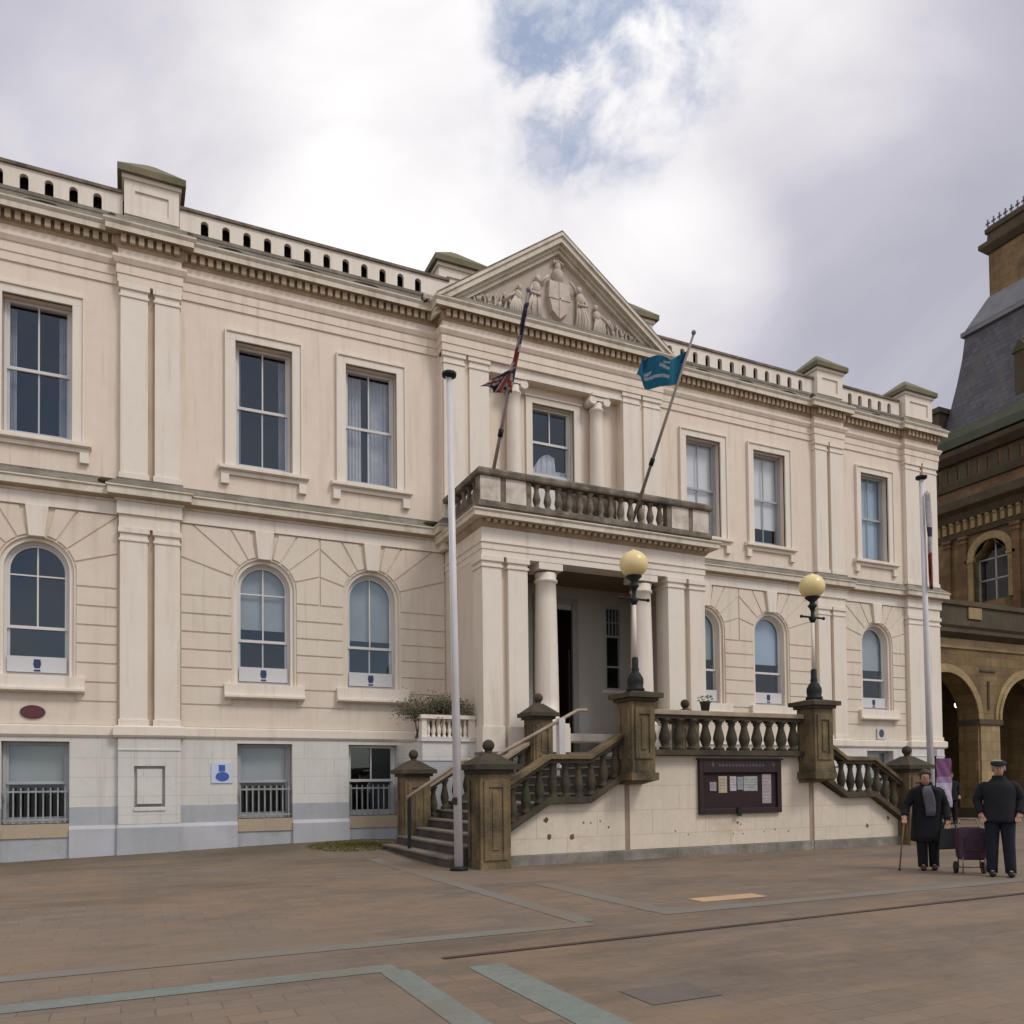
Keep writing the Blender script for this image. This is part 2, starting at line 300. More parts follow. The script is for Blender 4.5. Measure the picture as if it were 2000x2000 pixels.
m_band = mat('blue_grey_setts', (0.155, 0.185, 0.165), 0.8, (0.19, 0.21, 0.19), 1.6, fine=0.35, bump=0.3, bscale=12, stain=(0.165, 0.145, 0.115), stain_scale=0.9, stain_lo=0.46, stain_hi=0.66)
m_bandf = mat('worn_grey_setts', (0.165, 0.165, 0.142), 0.8, (0.185, 0.178, 0.155), 1.6, fine=0.3, bump=0.3, bscale=12, stain=(0.185, 0.142, 0.105), stain_scale=0.8, stain_lo=0.42, stain_hi=0.6)
m_drain = mat('slot_drain_iron', (0.075, 0.048, 0.038), 0.6, (0.055, 0.036, 0.03), 5.0)
m_tile = mat('buff_patch_pavers', (0.52, 0.34, 0.19), 0.75, (0.42, 0.29, 0.18), 5.0, fine=0.3)
m_cover = mat('grey_cover_slab', (0.145, 0.12, 0.10), 0.8, (0.115, 0.096, 0.08), 3.0, fine=0.3)

# ------------------------------------------------------------------ mesh helpers
ORG = {}
def tag(o, label=None, cat=None, group=None, kind=None):
    if label: o['label'] = label
    if cat: o['category'] = cat
    if group: o['group'] = group
    if kind: o['kind'] = kind
    return o
def empty(name, loc, label, cat, group=None):
    o = bpy.data.objects.new(name, None); col.objects.link(o); o.location = loc; o.empty_display_size = 0.3
    ORG[o.name] = Vector(loc); tag(o, label, cat, group); return o

class MB:
    def __init__(s): s.v = []; s.f = []; s.m = []; s.mi = 0; s.sx = 1; s.smooth = set()
    def face(s, idx, sm=False):
        if s.sx < 0: idx = idx[::-1]
        if sm: s.smooth.add(len(s.f))
        s.f.append(tuple(idx)); s.m.append(s.mi)
    def add(s, pts):
        i = len(s.v); s.v += [(p[0]*s.sx, p[1], p[2]) for p in pts]; return i
    def box(s, x0, x1, y0, y1, z0, z1):
        i = s.add([(x0,y0,z0),(x1,y0,z0),(x1,y1,z0),(x0,y1,z0),(x0,y0,z1),(x1,y0,z1),(x1,y1,z1),(x0,y1,z1)])
        for q in ((0,1,5,4),(1,2,6,5),(2,3,7,6),(3,0,4,7),(4,5,6,7),(3,2,1,0)): s.face([i+k for k in q])
    def quad(s, a, b, c, d): i = s.add([a, b, c, d]); s.face([i, i+1, i+2, i+3])
    def prism(s, poly, y0, y1, y1poly=None):
        """polygon in XZ (counter clockwise seen from -Y), pushed from y0 (front) to y1; y0 ring may differ (bevelled front)"""
        n = len(poly); i = s.add([(x, y0, z) for x, z in poly]); j = s.add([(x, y1, z) for x, z in (y1poly or poly)])
        s.face([i+k for k in range(n)]); s.face([j+k for k in range(n)][::-1])
        for k in range(n):
            l = (k+1) % n; s.face([i+l, i+k, j+k, j+l])
    def sheet(s, poly, y):      # one face looking towards -Y
        i = s.add([(x, y, z) for x, z in poly]); s.face([i+k for k in range(len(poly))])
    def prismx(s, poly, x0, x1):
        """polygon in YZ pushed along X"""
        n = len(poly); i = s.add([(x0, y, z) for y, z in poly]); j = s.add([(x1, y, z) for y, z in poly])
        s.face([i+k for k in range(n)][::-1]); s.face([j+k for k in range(n)])
        for k in range(n):
            l = (k+1) % n; s.face([i+k, i+l, j+l, j+k])
    def lathe(s, cx, cy, prof, seg=12, sm=True, cap=True):
        rings = []
        for r, z in prof:
            rings.append(s.add([(cx + r*math.cos(2*math.pi*k/seg), cy + r*math.sin(2*math.pi*k/seg), z) for k in range(seg)]))
        for a, b in zip(rings, rings[1:]):
            for k in range(seg):
                l = (k+1) % seg; s.face([a+k, a+l, b+l, b+k], sm)
        if cap:
            s.face([rings[0]+k for k in range(seg)][::-1]); s.face([rings[-1]+k for k in range(seg)])
    def tube(s, pts, r, seg=8, sm=True):
        pts = [Vector(p) for p in pts]; rings = []
        for i, p in enumerate(pts):
            d = (pts[min(i+1, len(pts)-1)] - pts[max(i-1, 0)]).normalized()
            if i == 0: a = d.orthogonal().normalized()
            else: a = (a - a.dot(d)*d).normalized()       # carried along without twisting
            b = d.cross(a); rr = r[i] if isinstance(r, (list, tuple)) else r
            rings.append(s.add([tuple(p + rr*(math.cos(2*math.pi*k/seg)*a + math.sin(2*math.pi*k/seg)*b)) for k in range(seg)]))
        for a, b in zip(rings, rings[1:]):
            for k in range(seg):
                l = (k+1) % seg; s.face([a+k, a+l, b+l, b+k], sm)
        s.face([rings[0]+k for k in range(seg)][::-1]); s.face([rings[-1]+k for k in range(seg)])
    def ball(s, c, rx, ry=None, rz=None, seg=12, rings=8):
        ry = ry or rx; rz = rz or rx; R_ = []
        for i in range(1, rings):
            t = math.pi*i/rings
            R_.append(s.add([(c[0]+rx*math.sin(t)*math.cos(2*math.pi*k/seg), c[1]+ry*math.sin(t)*math.sin(2*math.pi*k/seg), c[2]-rz*math.cos(t)) for k in range(seg)]))
        b = s.add([(c[0], c[1], c[2]-rz)]); t_ = s.add([(c[0], c[1], c[2]+rz)])
        for a, d in zip(R_, R_[1:]):
            for k in range(seg):
                l = (k+1) % seg; s.face([a+k, a+l, d+l, d+k], True)
        for k in range(seg):
            l = (k+1) % seg; s.face([b, R_[0]+l, R_[0]+k], True); s.face([t_, R_[-1]+k, R_[-1]+l], True)
    def sweep(s, path, prof, closed=True):
        """profile (outward, z) along an XY path whose outside lies to the right of travel; mitred"""
        P = [Vector((x, y)) for x, y in path]; n = len(P); rings = []
        for i in range(n):
            ns = []
            if i > 0: d = (P[i]-P[i-1]).normalized(); ns.append(Vector((d.y, -d.x)))
            if i < n-1: d = (P[i+1]-P[i]).normalized(); ns.append(Vector((d.y, -d.x)))
            o = ns[0] if len(ns) == 1 else (ns[0]+ns[1])/(1+ns[0].dot(ns[1]))
            rings.append(s.add([(P[i].x+o.x*dy, P[i].y+o.y*dy, z) for dy, z in prof]))
        m = len(prof)
        for a, b in zip(rings, rings[1:]):
            for k in range(m if closed else m-1):
                l = (k+1) % m; s.face([a+k, b+k, b+l, a+l])
        if closed:
            s.face([rings[0]+k for k in range(m)]); s.face([rings[-1]+k for k in range(m)][::-1])
    def build(s, name, mats, parent=None, bevel=0.0):
        org = ORG[parent.name] if parent else Vector((0, 0, 0))
        me = bpy.data.meshes.new(name)
        me.from_pydata([(x-org.x, y-org.y, z-org.z) for x, y, z in s.v], [], s.f)
        for m in (mats if isinstance(mats, (list, tuple)) else [mats]): me.materials.append(m)
        for i, p in enumerate(me.polygons):
            p.material_index = s.m[i]; p.use_smooth = i in s.smooth
        me.validate()
        o = bpy.data.objects.new(name, me); col.objects.link(o)
        if parent: o.parent = parent
        ORG[o.name] = org
        if bevel:
            b = o.modifiers.new('bevel', 'BEVEL'); b.width = bevel; b.segments = 2; b.limit_method = 'ANGLE'; b.angle_limit = R(50)
        return o
def build_lr(mb, name, mats, parent, bevel=0.0):
    """one object for what stands left of the axis, one for what stands right, one for what crosses it"""
    out = []
    for side in (-1, 1, 0):
        q = MB(); mp = {}
        for k, f in enumerate(mb.f):
            xs_ = [mb.v[i][0] for i in f]; sd_ = -1 if max(xs_) < .01 else (1 if min(xs_) > -.01 else 0)
            if sd_ != side: continue
            idx = []
            for i in f:
                if i not in mp: mp[i] = len(q.v); q.v.append(mb.v[i])
                idx.append(mp[i])
            if k in mb.smooth: q.smooth.add(len(q.f))
            q.f.append(tuple(idx)); q.m.append(mb.m[k])
        if q.f: out.append(q.build(name, mats, parent, bevel))
    return out
def top(mb, name, mats, loc, label, cat, group=None, bevel=0.0):
    """a thing that is one mesh, origin at its base"""
    o = mb.build(name, mats, None, bevel); o.data.transform(Matrix.Translation(-Vector(loc))); o.location = loc; ORG[o.name] = Vector(loc)
    return tag(o, label, cat, group)
def copy_tree(o, parent=None):
    c = o.copy(); col.objects.link(c)
    if parent: c.parent = parent
    ORG[c.name] = ORG[o.name]
    for ch in [x for x in list(bpy.data.objects) if x.parent == o]: copy_tree(ch, c)
    return c
def arc(cx, cz, r, a0, a1, n):
    return [(cx + r*math.cos(R(a0+(a1-a0)*k/n)), cz + r*math.sin(R(a0+(a1-a0)*k/n))) for k in range(n+1)]
def inset(poly, d):
    """shrink a polygon by d towards its inside (ccw)"""
    out = []; n = len(poly)
    for i in range(n):
        p0, p1, p2 = Vector(poly[i-1]), Vector(poly[i]), Vector(poly[(i+1) % n])
        d1 = (p1-p0); d2 = (p2-p1)
        if d1.length < 1e-6 or d2.length < 1e-6: out.append(tuple(p1)); continue
        d1.normalize(); d2.normalize(); n1 = Vector((-d1.y, d1.x)); n2 = Vector((-d2.y, d2.x))
        q = 1+n1.dot(n2); o = (n1+n2)/max(q, 0.35); out.append(tuple(p1+o*d))
    return out

# ------------------------------------------------------------------ ground
def smooth01(t): t = min(max(t, 0), 1); return t*t*(3-2*t)
def ground_h(x, y):
    if x < -5.8: hw = -0.087 + (x+13.2)/7.4*0.213
    else: hw = 0.126*(1-smooth01((x+5.8)/3.0))
    hw = max(hw, -0.16)
    return hw*smooth01((y-14.0)/5.5)
g = MB()
xs = [-300, -120, -60, -40, -30, -24, -20] + [-18+0.5*i for i in range(75)] + [20, 24, 30, 45, 80, 160, 400]
ys = [-300, -100, -40, -20, -10, -5, 0] + [1+0.5*i for i in range(39)] + [20.5, 21, 22, 24, 28, 40, 80, 160, 400]
for y in ys:
    for x in xs: g.v.append((x, y, ground_h(x, y)))
nx = len(xs)
for j in range(len(ys)-1):
    for i in range(nx-1): g.face([j*nx+i, j*nx+i+1, (j+1)*nx+i+1, (j+1)*nx+i], True)
tag(g.build('ground', m_pave), 'pinkish brown clay paver square in front of the building', None, None, 'structure')
def strip(name, m, rects, label, z=0.004):
    b = MB()
    for x0, x1, y0, y1 in rects:
        nxs = max(2, int((x1-x0)/0.5)+1); nys = max(2, int((y1-y0)/0.5)+1)
        X = [x0+(x1-x0)*i/(nxs-1) for i in range(nxs)]; Y = [y0+(y1-y0)*i/(nys-1) for i in range(nys)]
        i0 = b.add([(x, y, ground_h(x, y)+z) for y in Y for x in X])
        for j in range(nys-1):
            for i in range(nxs-1): b.face([i0+j*nxs+i, i0+j*nxs+i+1, i0+(j+1)*nxs+i+1, i0+(j+1)*nxs+i])
    return tag(b.build(name, m), label, None, None, 'structure')
strip('paving_band', m_band, [(-24, -8.86, 6.12, 6.36), (-9.02, -8.80, 1.5, 6.118), (-8.36, -8.06, 1.5, 5.98)], 'blue grey sett band turning a corner across the square')
strip('worn_paving_band', m_bandf, [(-24, -6.5, 7.12, 7.36), (-5.5, 12, 7.34, 7.60), (-5.52, -5.24, 7.602, 10.5), (-6.6, -6.36, 7.362, 15.5)], 'faded grey sett band crossing the square')
b = MB(); i0 = b.add([(-8.42, 6.40, .008), (-8.42, 6.33, .008), (16, 6.93, .008), (16, 7.03, .008)]); b.face([i0, i0+1, i0+2, i0+3])
tag(b.build('drain_channel', m_drain), 'dark slot drain running across the square', None, None, 'structure')
strip('paving_patch', m_tile, [(-4.55, -3.55, 7.90, 8.22)], 'small bright buff patch of replacement pavers', 0.004)
strip('paving_cover', m_cover, [(-7.72, -7.16, 4.40, 4.80)], 'dark grey square cover slab in the paving', 0.004)
mo = MB(); random.seed(3)
for k in range(2600):
    a = random.random()*2*math.pi; rr = random.random()**.7
    x = -6.15+1.05*rr*math.cos(a); y = 18.2+1.3*rr*math.sin(a); z = ground_h(x, y)
    w = .015+.02*random.random(); t = random.random()*6.28; h = .008+.02*random.random()
    i = mo.add([(x-w*math.cos(t), y-w*math.sin(t), z), (x+w*math.cos(t), y+w*math.sin(t), z), (x+.02*math.sin(t), y, z+h)]); mo.face([i, i+1, i+2])
m_moss = plain('moss_green', (0.13, 0.115, 0.028), 0.95)
tag(mo.build('moss', m_moss), 'green moss and weeds growing at the foot of the stairs', 'moss', None, 'stuff')

# ------------------------------------------------------------------ TOWN HALL
TH = empty('town_hall', (0, 20, 0), 'long cream painted classical civic building with pediment, balcony and pillared porch', 'building')
CB = 3.40; CY = 19.60
def face_path(y_wing=20.0, y_pil=19.85, y_c=CY, back=28.0):
    L = [(-15.55, back), (-15.55, y_pil), (-13.9, y_pil), (-13.9, y_wing), (-10.95, y_wing), (-10.95, y_pil), (-9.68, y_pil), (-9.68, y_wing), (-CB, y_wing), (-CB, y_c)]
    return L + [(-x, y) for x, y in L[::-1]]
WINX = [-12.52, -7.82, -5.20]          # window axes of the left wing; the right wing mirrors them
UP = (1.31, 9.02, 11.97); LO = (1.40, 3.86, 6.14); BA = (1.26, 0.60, 2.45)

# --- walls (both wings and the centre)
def wall_with_openings(mb, x0, x1, y0, y1, z0, z1, ops):
    x = x0
    for a, c, zb, zt in sorted(ops):
        if a > x: mb.box(x, a, y0, y1, z0, z1)
        if zb > z0: mb.box(a, c, y0, y1, z0, zb)
        if zt < z1: mb.box(a, c, y0, y1, zt, z1)
        x = c
    if x < x1: mb.box(x, x1, y0, y1, z0, z1)
wu = MB(); wl_ = MB(); wb = MB(); wf = MB()
for sx in (1, -1):
    for q in (wu, wl_, wb, wf): q.sx = sx
    wall_with_openings(wu, -15.55, -CB, 20.0, 20.5, 7.9, 13.9, [(c-UP[0]/2, c+UP[0]/2, UP[1], UP[2]) for c in WINX])
    wall_with_openings(wl_, -15.55, -3.2, 20.03, 20.5, 2.6, 7.9, [(c-LO[0]/2, c+LO[0]/2, LO[1], LO[2]+LO[0]/2) for c in WINX])
    for c in WINX:      # fill the square corners above the arch springing
        r = LO[0]/2
        wl_.prism(([(c-r, LO[2])] + [(c-r, LO[2]+r), (c, LO[2]+r)] + arc(c, LO[2], r, 90, 180, 8)[:-1])[::-1], 20.03, 20.5)
        wl_.prism(([(c+r, LO[2]+r), (c+r, LO[2])] + arc(c, LO[2], r, 0, 90, 8)[1:])[::-1][::-1], 20.03, 20.5) if False else wl_.prism([(c+r, LO[2]), (c+r, LO[2]+r), (c, LO[2]+r)] + arc(c, LO[2], r, 90, 0, 8)[1:-1], 20.03, 20.5)
    ops = [(c-BA[0]/2, c+BA[0]/2, BA[1], BA[2]) for c in WINX]
    wall_with_openings(wb, -15.55, -CB, 19.96, 20.5, 1.04, 2.6, ops)
    wall_with_openings(wf, -15.55, -CB, 19.95, 20.5, -0.4, 1.04, ops)
for q in (wu, wl_, wb, wf): q.sx = 1
wu.box(-CB, -.66, 20.0, 20.5, 7.9, 13.9); wu.box(.66, CB, 20.0, 20.5, 7.9, 13.9); _q = MB(); _q.box(-.66, .66, 20.0, 20.5, 11.97, 13.9); _q.build('upper_wall', m_up, TH); _q = MB(); _q.box(-.66, .66, 20.0, 20.5, 7.9, 8.75); _q.build('upper_wall', m_up, TH)
build_lr(wu, 'upper_wall', m_up, TH)
build_lr(wl_, 'ground_floor_wall', m_lo, TH)
build_lr(wb, 'basement_wall', m_base, TH)
build_lr(wf, 'foot_wall', m_foot, TH)
# rear mass, rooms and flat roof
rm = MB(); rm.box(-15.5, 15.5, 22.4, 23.0, -0.4, 14.0); rm.box(-15.5, 15.5, 20.55, 22.4, 8.1, 8.2); rm.box(-15.5, 15.5, 20.55, 22.4, 2.55, 2.65); rm.box(-15.5, 15.5, 20.55, 22.4, 13.0, 13.1)
rm.box(-15.5, 15.5, 20.55, 22.4, -0.3, -0.2); rm.box(-15.52, -15.4, 20.5, 28, -0.4, 14); rm.box(15.4, 15.52, 20.5, 28, -0.4, 14)
for x in (-10.4, -6.5, -3.6, 3.6, 6.5, 10.4): rm.box(x-.05, x+.05, 20.55, 22.4, -0.2, 13)
rm.build('interior', m_room, TH)
rf = MB(); rf.box(-15.5, 15.5, 20.16, 30, 13.9, 14.72); rf.build('roof', m_roof, TH)
sw = MB(); sw.box(15.52, 15.55, 20.0, 30, -0.4, 13.9); sw.box(-15.55, -15.52, 20.0, 30, -0.4, 13.9); build_lr(sw, 'end_wall', m_lo, TH)

# --- rusticated ground-floor blocks, a mesh of courses and voussoirs set proud of the wall
bl = MB()
def block(poly, y=19.998):
    p = inset(poly, 0.011); q = inset(poly, -0.0)
    bl.prism(inset(poly, 0.024), y, 20.035, p)
ZJ = [2.80, 3.33, 3.75, 4.17, 4.59, 5.00, 5.42, 5.84]; ZT = 7.49
def bay(x0, x1, wins):
    r = LO[0]/2 + 0.03
    # straight courses
    for z0, z1 in zip(ZJ, ZJ[1:]):
        x = x0
        for c in wins:
            if z1 > 3.5: 
                if c-r > x+.03: block([(x, z0), (c-r, z0), (c-r, z1), (x, z1)])
                x = c+r
        if x1 > x+.03: block([(x, z0), (x1, z0), (x1, z1), (x, z1)])
    # voussoirs of each arch, reaching to the bay limits
    z0 = ZJ[-1]; lim = [x0] + [(a+c)/2 for a, c in zip(wins, wins[1:])] + [x1]
    for i, c in enumerate(wins):
        xl, xr = lim[i], lim[i+1]; zc = LO[2]
        for side in (1, -1):
            xe = (xr-c) if side > 0 else (c-xl)
            ang = [0, 17, 40, 60, 76.5]
            def out(a):
                ca, sa = math.cos(R(a)), math.sin(R(a)); t = min(xe/max(ca, 1e-6), (ZT-zc)/max(sa, 1e-6)); return (ca*t, sa*t)
            corner = math.degrees(math.atan2(ZT-zc, xe))
            for a0, a1 in zip(ang, ang[1:]):
                pts = [(p[0], p[1]) for p in arc(0, 0, r, a0, a1, 4)]
                o0, o1 = out(a0), out(a1)
                outer = [o1] + ([(xe, ZT-zc)] if a0 < corner < a1 else []) + [o0]
                if a0 == 0:
                    pts = [(r, z0-zc)] + pts; outer = outer[:-1] + [(xe, z0-zc)]
                poly = pts + outer
                if side > 0: poly = [(c+px, zc+pz) for px, pz in poly][::-1]
                else: poly = [(c-px, zc+pz) for px, pz in poly]
                block(poly)
            # slim keystone shoulder handled by the keystone itself
for sx in (1, -1):
    bl.sx = sx
    bay(-13.9, -10.95, [WINX[0]]); bay(-9.68, -3.25, WINX[1:])
bl.sx = 1
build_lr(bl, 'rusticated_blocks', m_lo, TH)
for sx in (1, -1):
    for c in WINX:
        k = MB(); k.sx = sx; k.prism([(c-.15, LO[2]+.68), (c+.15, LO[2]+.68), (c+.22, 7.50), (c-.22, 7.50)], 19.93, 20.04); k.build('keystone', m_trim, TH, 0.012)

# --- mouldings that run the whole front
def run(name, prof, m, path=None, bevel=0.0, under=None, zu=0):
    b = MB(); b.sweep(path or face_path(), prof); o = b.build(name, m, TH, bevel)
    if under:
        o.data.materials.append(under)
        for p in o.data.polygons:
            if abs(p.normal.z) > .5 and p.center.z < zu: p.material_index = 1  # faces underneath take the darker colour that holds shade and stain
    return o
run('frieze_band', [(-.1, 7.495), (.035, 7.495), (.035, 7.775), (-.1, 7.775)], m_trim)
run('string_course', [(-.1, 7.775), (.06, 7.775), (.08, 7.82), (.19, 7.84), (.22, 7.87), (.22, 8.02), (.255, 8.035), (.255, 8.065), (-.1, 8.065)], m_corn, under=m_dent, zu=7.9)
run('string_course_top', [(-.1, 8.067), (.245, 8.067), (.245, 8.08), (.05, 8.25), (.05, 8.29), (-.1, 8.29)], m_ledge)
run('plinth_band', [(-.1, 2.55), (.06, 2.55), (.10, 2.60), (.10, 2.78), (.05, 2.81), (-.1, 2.81)], m_trim)
gaps = [(-16, -13.18), (-11.86, -8.48), (-7.16, -5.86), (-4.54, -3.5)]
for sx in (1, -1):
    for a, c in [(-15.55, -13.15), (-11.89, -10.97), (-9.66, -8.45), (-7.19, -5.83), (-4.57, -CB)]: 
        lb = MB(); lb.sx = sx; lb.prismx([(19.87, -.4), (19.955, -.4), (19.955, .64), (19.93, .64), (19.87, .56)], a, c); lb.build('foot_ledge', m_footl, TH)
run('architrave_band', [(-.1, 12.67), (.035, 12.67), (.035, 12.86), (.055, 12.865), (.055, 13.07), (.08, 13.08), (.13, 13.18), (.13, 13.235), (.02, 13.25), (-.1, 13.25)], m_up)
run('frieze', [(-.1, 13.252), (.02, 13.252), (.02, 13.44), (-.1, 13.44)], m_up)
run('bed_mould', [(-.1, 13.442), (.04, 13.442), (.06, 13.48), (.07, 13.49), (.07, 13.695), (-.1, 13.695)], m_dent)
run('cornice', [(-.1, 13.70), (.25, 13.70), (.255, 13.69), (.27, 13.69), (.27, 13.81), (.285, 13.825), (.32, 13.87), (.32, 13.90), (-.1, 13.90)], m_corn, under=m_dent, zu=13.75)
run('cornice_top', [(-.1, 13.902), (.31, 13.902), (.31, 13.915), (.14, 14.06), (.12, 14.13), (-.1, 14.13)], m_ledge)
fp = face_path()
for (xa, ya), (xb, yb) in zip(fp, fp[1:]):
    if abs(ya-yb) > 1e-6: continue
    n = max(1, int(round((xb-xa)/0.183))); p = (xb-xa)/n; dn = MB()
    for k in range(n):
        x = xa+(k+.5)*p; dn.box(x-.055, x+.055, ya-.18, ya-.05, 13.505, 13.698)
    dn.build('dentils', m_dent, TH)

# moss and water stains that gather on the ledges where the cornices break forward
random.seed(21)
def stain_lump(x, y, z, w, d, h):
    b = MB(); b.ball((x, y, z), w, d, h, 10, 7)
    b.v = [(px+random.uniform(-.15, .15)*w, py+random.uniform(-.15, .15)*d, pz+random.uniform(-.25, .25)*h) for px, py, pz in b.v]
    b.build('ledge_moss', MATS.get('dark_moss') or mat('dark_moss', (0.055, 0.052, 0.028), 0.95, (0.03, 0.03, 0.016), 6.0, bump=0.6), TH)
for sx in (1, -1):
    for x in (-11.1, -9.5, -3.85): stain_lump(sx*x, 19.70, 13.97, .09, .08, .12)
    for x in (-11.2, -3.62): stain_lump(sx*x, 19.82, 8.15, .18, .09, .08)
    for x in (-12.7, -8.3, -6.6, -5.2): stain_lump(sx*(x+random.uniform(-.3, .3)), 19.78, 13.97, random.uniform(.2, .5), .07, .035)
stain_lump(-3.65, 19.84, 8.16, .24, .10, .08)
# --- pilaster strips
def strips(y, pairs, z0, z1, cap, m, name='pilaster'):
    for sx in (1, -1):
        for a, c in pairs:
            b = MB(); b.sx = sx; b.box(a, c, y, y+.20, z0, z1)
            if cap: 
                b.box(a-.025, c+.025, y-.025, y+.2, z1-.30, z1-.245); b.box(a-.04, c+.04, y-.04, y+.2, z1-.12, z1)
            b.box(a-.03, c+.03, y-.03, y+.2, z0, z0+.14)
            b.build(name, m, TH, 0.006)
PIL = [(-10.92, -10.36), (-10.22, -9.70), (-15.52, -14.82), (-14.66, -13.93)]
strips(19.85, PIL, 8.28, 12.67, True, m_trim)
strips(19.85, PIL, 2.81, 7.2, True, m_trim)
m_rec = mat('brown_recess', (0.50, 0.385, 0.27), 0.8, (0.57, 0.45, 0.34), 1.4, 0.5, (0.26, 0.19, 0.11))  # browner than the strips on either side
for sx in (1, -1):   # recessed grooves between paired strips, in a browner tone
    for a, c in ((-10.36, -10.22), (-14.82, -14.66)):
        for z0, z1 in ((8.28, 12.67), (2.81, 7.2)):
            gp = MB(); gp.sx = sx; gp.box(a-.002, c+.002, 19.955, 20.0, z0, z1); gp.build('pilaster_recess', m_rec, TH)
    for a, c in ((-10.95, -9.68), (-15.55, -13.9)):
        gp = MB(); gp.sx = sx; gp.box(a+.01, c-.01, 19.865, 20.03, 7.2, 7.50); gp.build('pilaster_block', m_trim, TH)
for sx in (1, -1):  # pedestals below the pilasters
    for a, c in ((-10.95, -9.68), (-15.55, -13.9)):
        b = MB(); b.sx = sx
        px0, px1, pz0, pz1 = a+.32, c-.32, .98, 1.92
        b.box(a, px0, 19.82, 19.97, 1.02, 2.545); b.box(px1, c, 19.82, 19.97, 1.02, 2.545); b.box(px0, px1, 19.82, 19.97, 1.02, pz0+.04) ; b.box(px0, px1, 19.82, 19.97, pz1, 2.545)
        b.box(px0+.06, px1-.06, 19.87, 19.97, pz0+.1, pz1-.06)
        b.box(a-.01, c+.01, 19.80, 19.97, 2.26, 2.30)
        b.box(px0-.01, px1+.01, 19.79, 19.82, pz0-.05, pz0+.03)
        b.mi = 1; b.box(a-.02, c+.02, 19.78, 19.96, -.4, .56); b.mi = 2; b.prismx([(19.78, .562), (19.96, .562), (19.96, .64), (19.82, .64)], a-.02, c+.02); b.mi = 0
        b.box(a, c, 19.815, 19.96, .642, 1.018)
        b.build('pilaster_pedestal', [m_base, m_foot, m_footl], TH, 0.006)

# --- parapet with arched openings, pedestals
par = MB(); cop = MB(); pbs = MB()
def parapet(x0, x1, ops, w=.17, y0=19.90, y1=20.01, zb=14.13, zt=14.70):
    a, t = 14.215, 14.575; r = w/2; x = x0
    pbs.box(x0, x1, y0-.035, y1+.1, zb, a-.002)
    for c in ops:
        par.box(x, c-r, y0, y1, a, t-r); x = c+r
    par.box(x, x1, y0, y1, a, t-r)
    lim = [x0] + [(p+q)/2 for p, q in zip(ops, ops[1:])] + [x1]
    for i, c in enumerate(ops):
        par.prism([(c+r, t-r)] + [(lim[i+1], t-r), (lim[i+1], zt), (c, zt)] + arc(c, t-r, r, 90, 0, 6)[:-1], y0, y1)
        par.prism([(lim[i], t-r), (c-r, t-r)] + arc(c, t-r, r, 180, 90, 6)[1:] + [(c, zt), (lim[i], zt)], y0, y1)
    cop.prismx([(19.85, 14.702), (20.2, 14.702), (20.2, 14.76), (20.02, 14.80), (19.85, 14.77)], x0, x1)
for sx in (1, -1):
    par.sx = sx; cop.sx = sx; pbs.sx = sx
    parapet(-13.75, -10.88, [-13.25+.467*i for i in range(5)])
    parapet(-9.70, -3.1, [-9.16+.4725*i for i in range(12)])
par.sx = cop.sx = 1
build_lr(pbs, 'parapet_base', m_ledge, TH); build_lr(par, 'parapet', m_trim, TH); build_lr(cop, 'parapet_coping', m_balc, TH)
def pedestal(x0, x1, y0=19.72, d=1.15, zt=15.08):
    b = MB(); y1 = y0+d; xm, ym = (x0+x1)/2, (y0+y1)/2
    b.box(x0, x1, y0+.04, y1, 14.10, zt-.12)
    for a, c, z0, z1 in ((x0, x0+.22, 14.18, zt-.12), (x1-.22, x1, 14.18, zt-.12), (x0+.22, x1-.22, zt-.34, zt-.12), (x0+.22, x1-.22, 14.18, 14.30)): b.box(a, c, y0, y0+.038, z0, z1)
    b.box(x0-.05, x1+.05, y0-.05, y1+.05, zt-.12, zt-.03)
    b.mi = 1; o = .14
    b.box(x0-o, x1+o, y0-o, y1+o, zt-.03, zt+.12)
    i = b.add([(x0-o, y0-o, zt+.12), (x1+o, y0-o, zt+.12), (x1+o, y1+o, zt+.12), (x0-o, y1+o, zt+.12), (xm-.09, ym-.09, zt+.66), (xm+.09, ym-.09, zt+.66), (xm+.09, ym+.09, zt+.66), (xm-.09, ym+.09, zt+.66)])
    for q in ((0,1,5,4),(1,2,6,5),(2,3,7,6),(3,0,4,7),(4,5,6,7)): b.face([i+k for k in q])
    return b.build('roof_pedestal', [m_trim, m_mossy], TH)
for a, c in ((-10.85, -9.72), (9.72, 10.85), (-15.2, -13.85), (13.85, 15.2)): pedestal(a, c)
for a, c in ((-3.38, -2.16), (2.16, 3.38)): pedestal(a, c, 19.92, 1.1, 15.20)

# --- pediment
pd = MB(); HB = CB+.25; Y0 = CY-.28; AP = 16.54
def rake(b, t0, t1, y0, y1):
    """raking band between two offsets below the outer slope line"""
    zt = lambda x: AP - abs(x)*(AP-13.94)/HB
    th = (AP-13.94)/HB; k = math.sqrt(1+th*th)
    for sx in (1, -1):
        b.sx = sx
        b.prism([(-HB-.0, 13.94-t1*k), (0, AP-t1*k), (0, AP-t0*k), (-HB, 13.94-t0*k)], y0, y1)
    b.sx = 1
rake(pd, .0, .07, Y0-.03, CY+.6); rake(pd, .072, .20, Y0+.02, CY+.6)
build_lr(pd, 'raking_cornice', m_corn, TH)
pd2 = MB(); rake(pd2, .202, .27, Y0+.14, CY+.6); rake(pd2, .272, .36, Y0+.22, CY+.5); build_lr(pd2, 'raking_bed_mould', m_corn, TH)
pt = MB(); rake(pt, -.045, -.002, Y0-.02, CY+.7); build_lr(pt, 'pediment_roof', m_balc, TH)
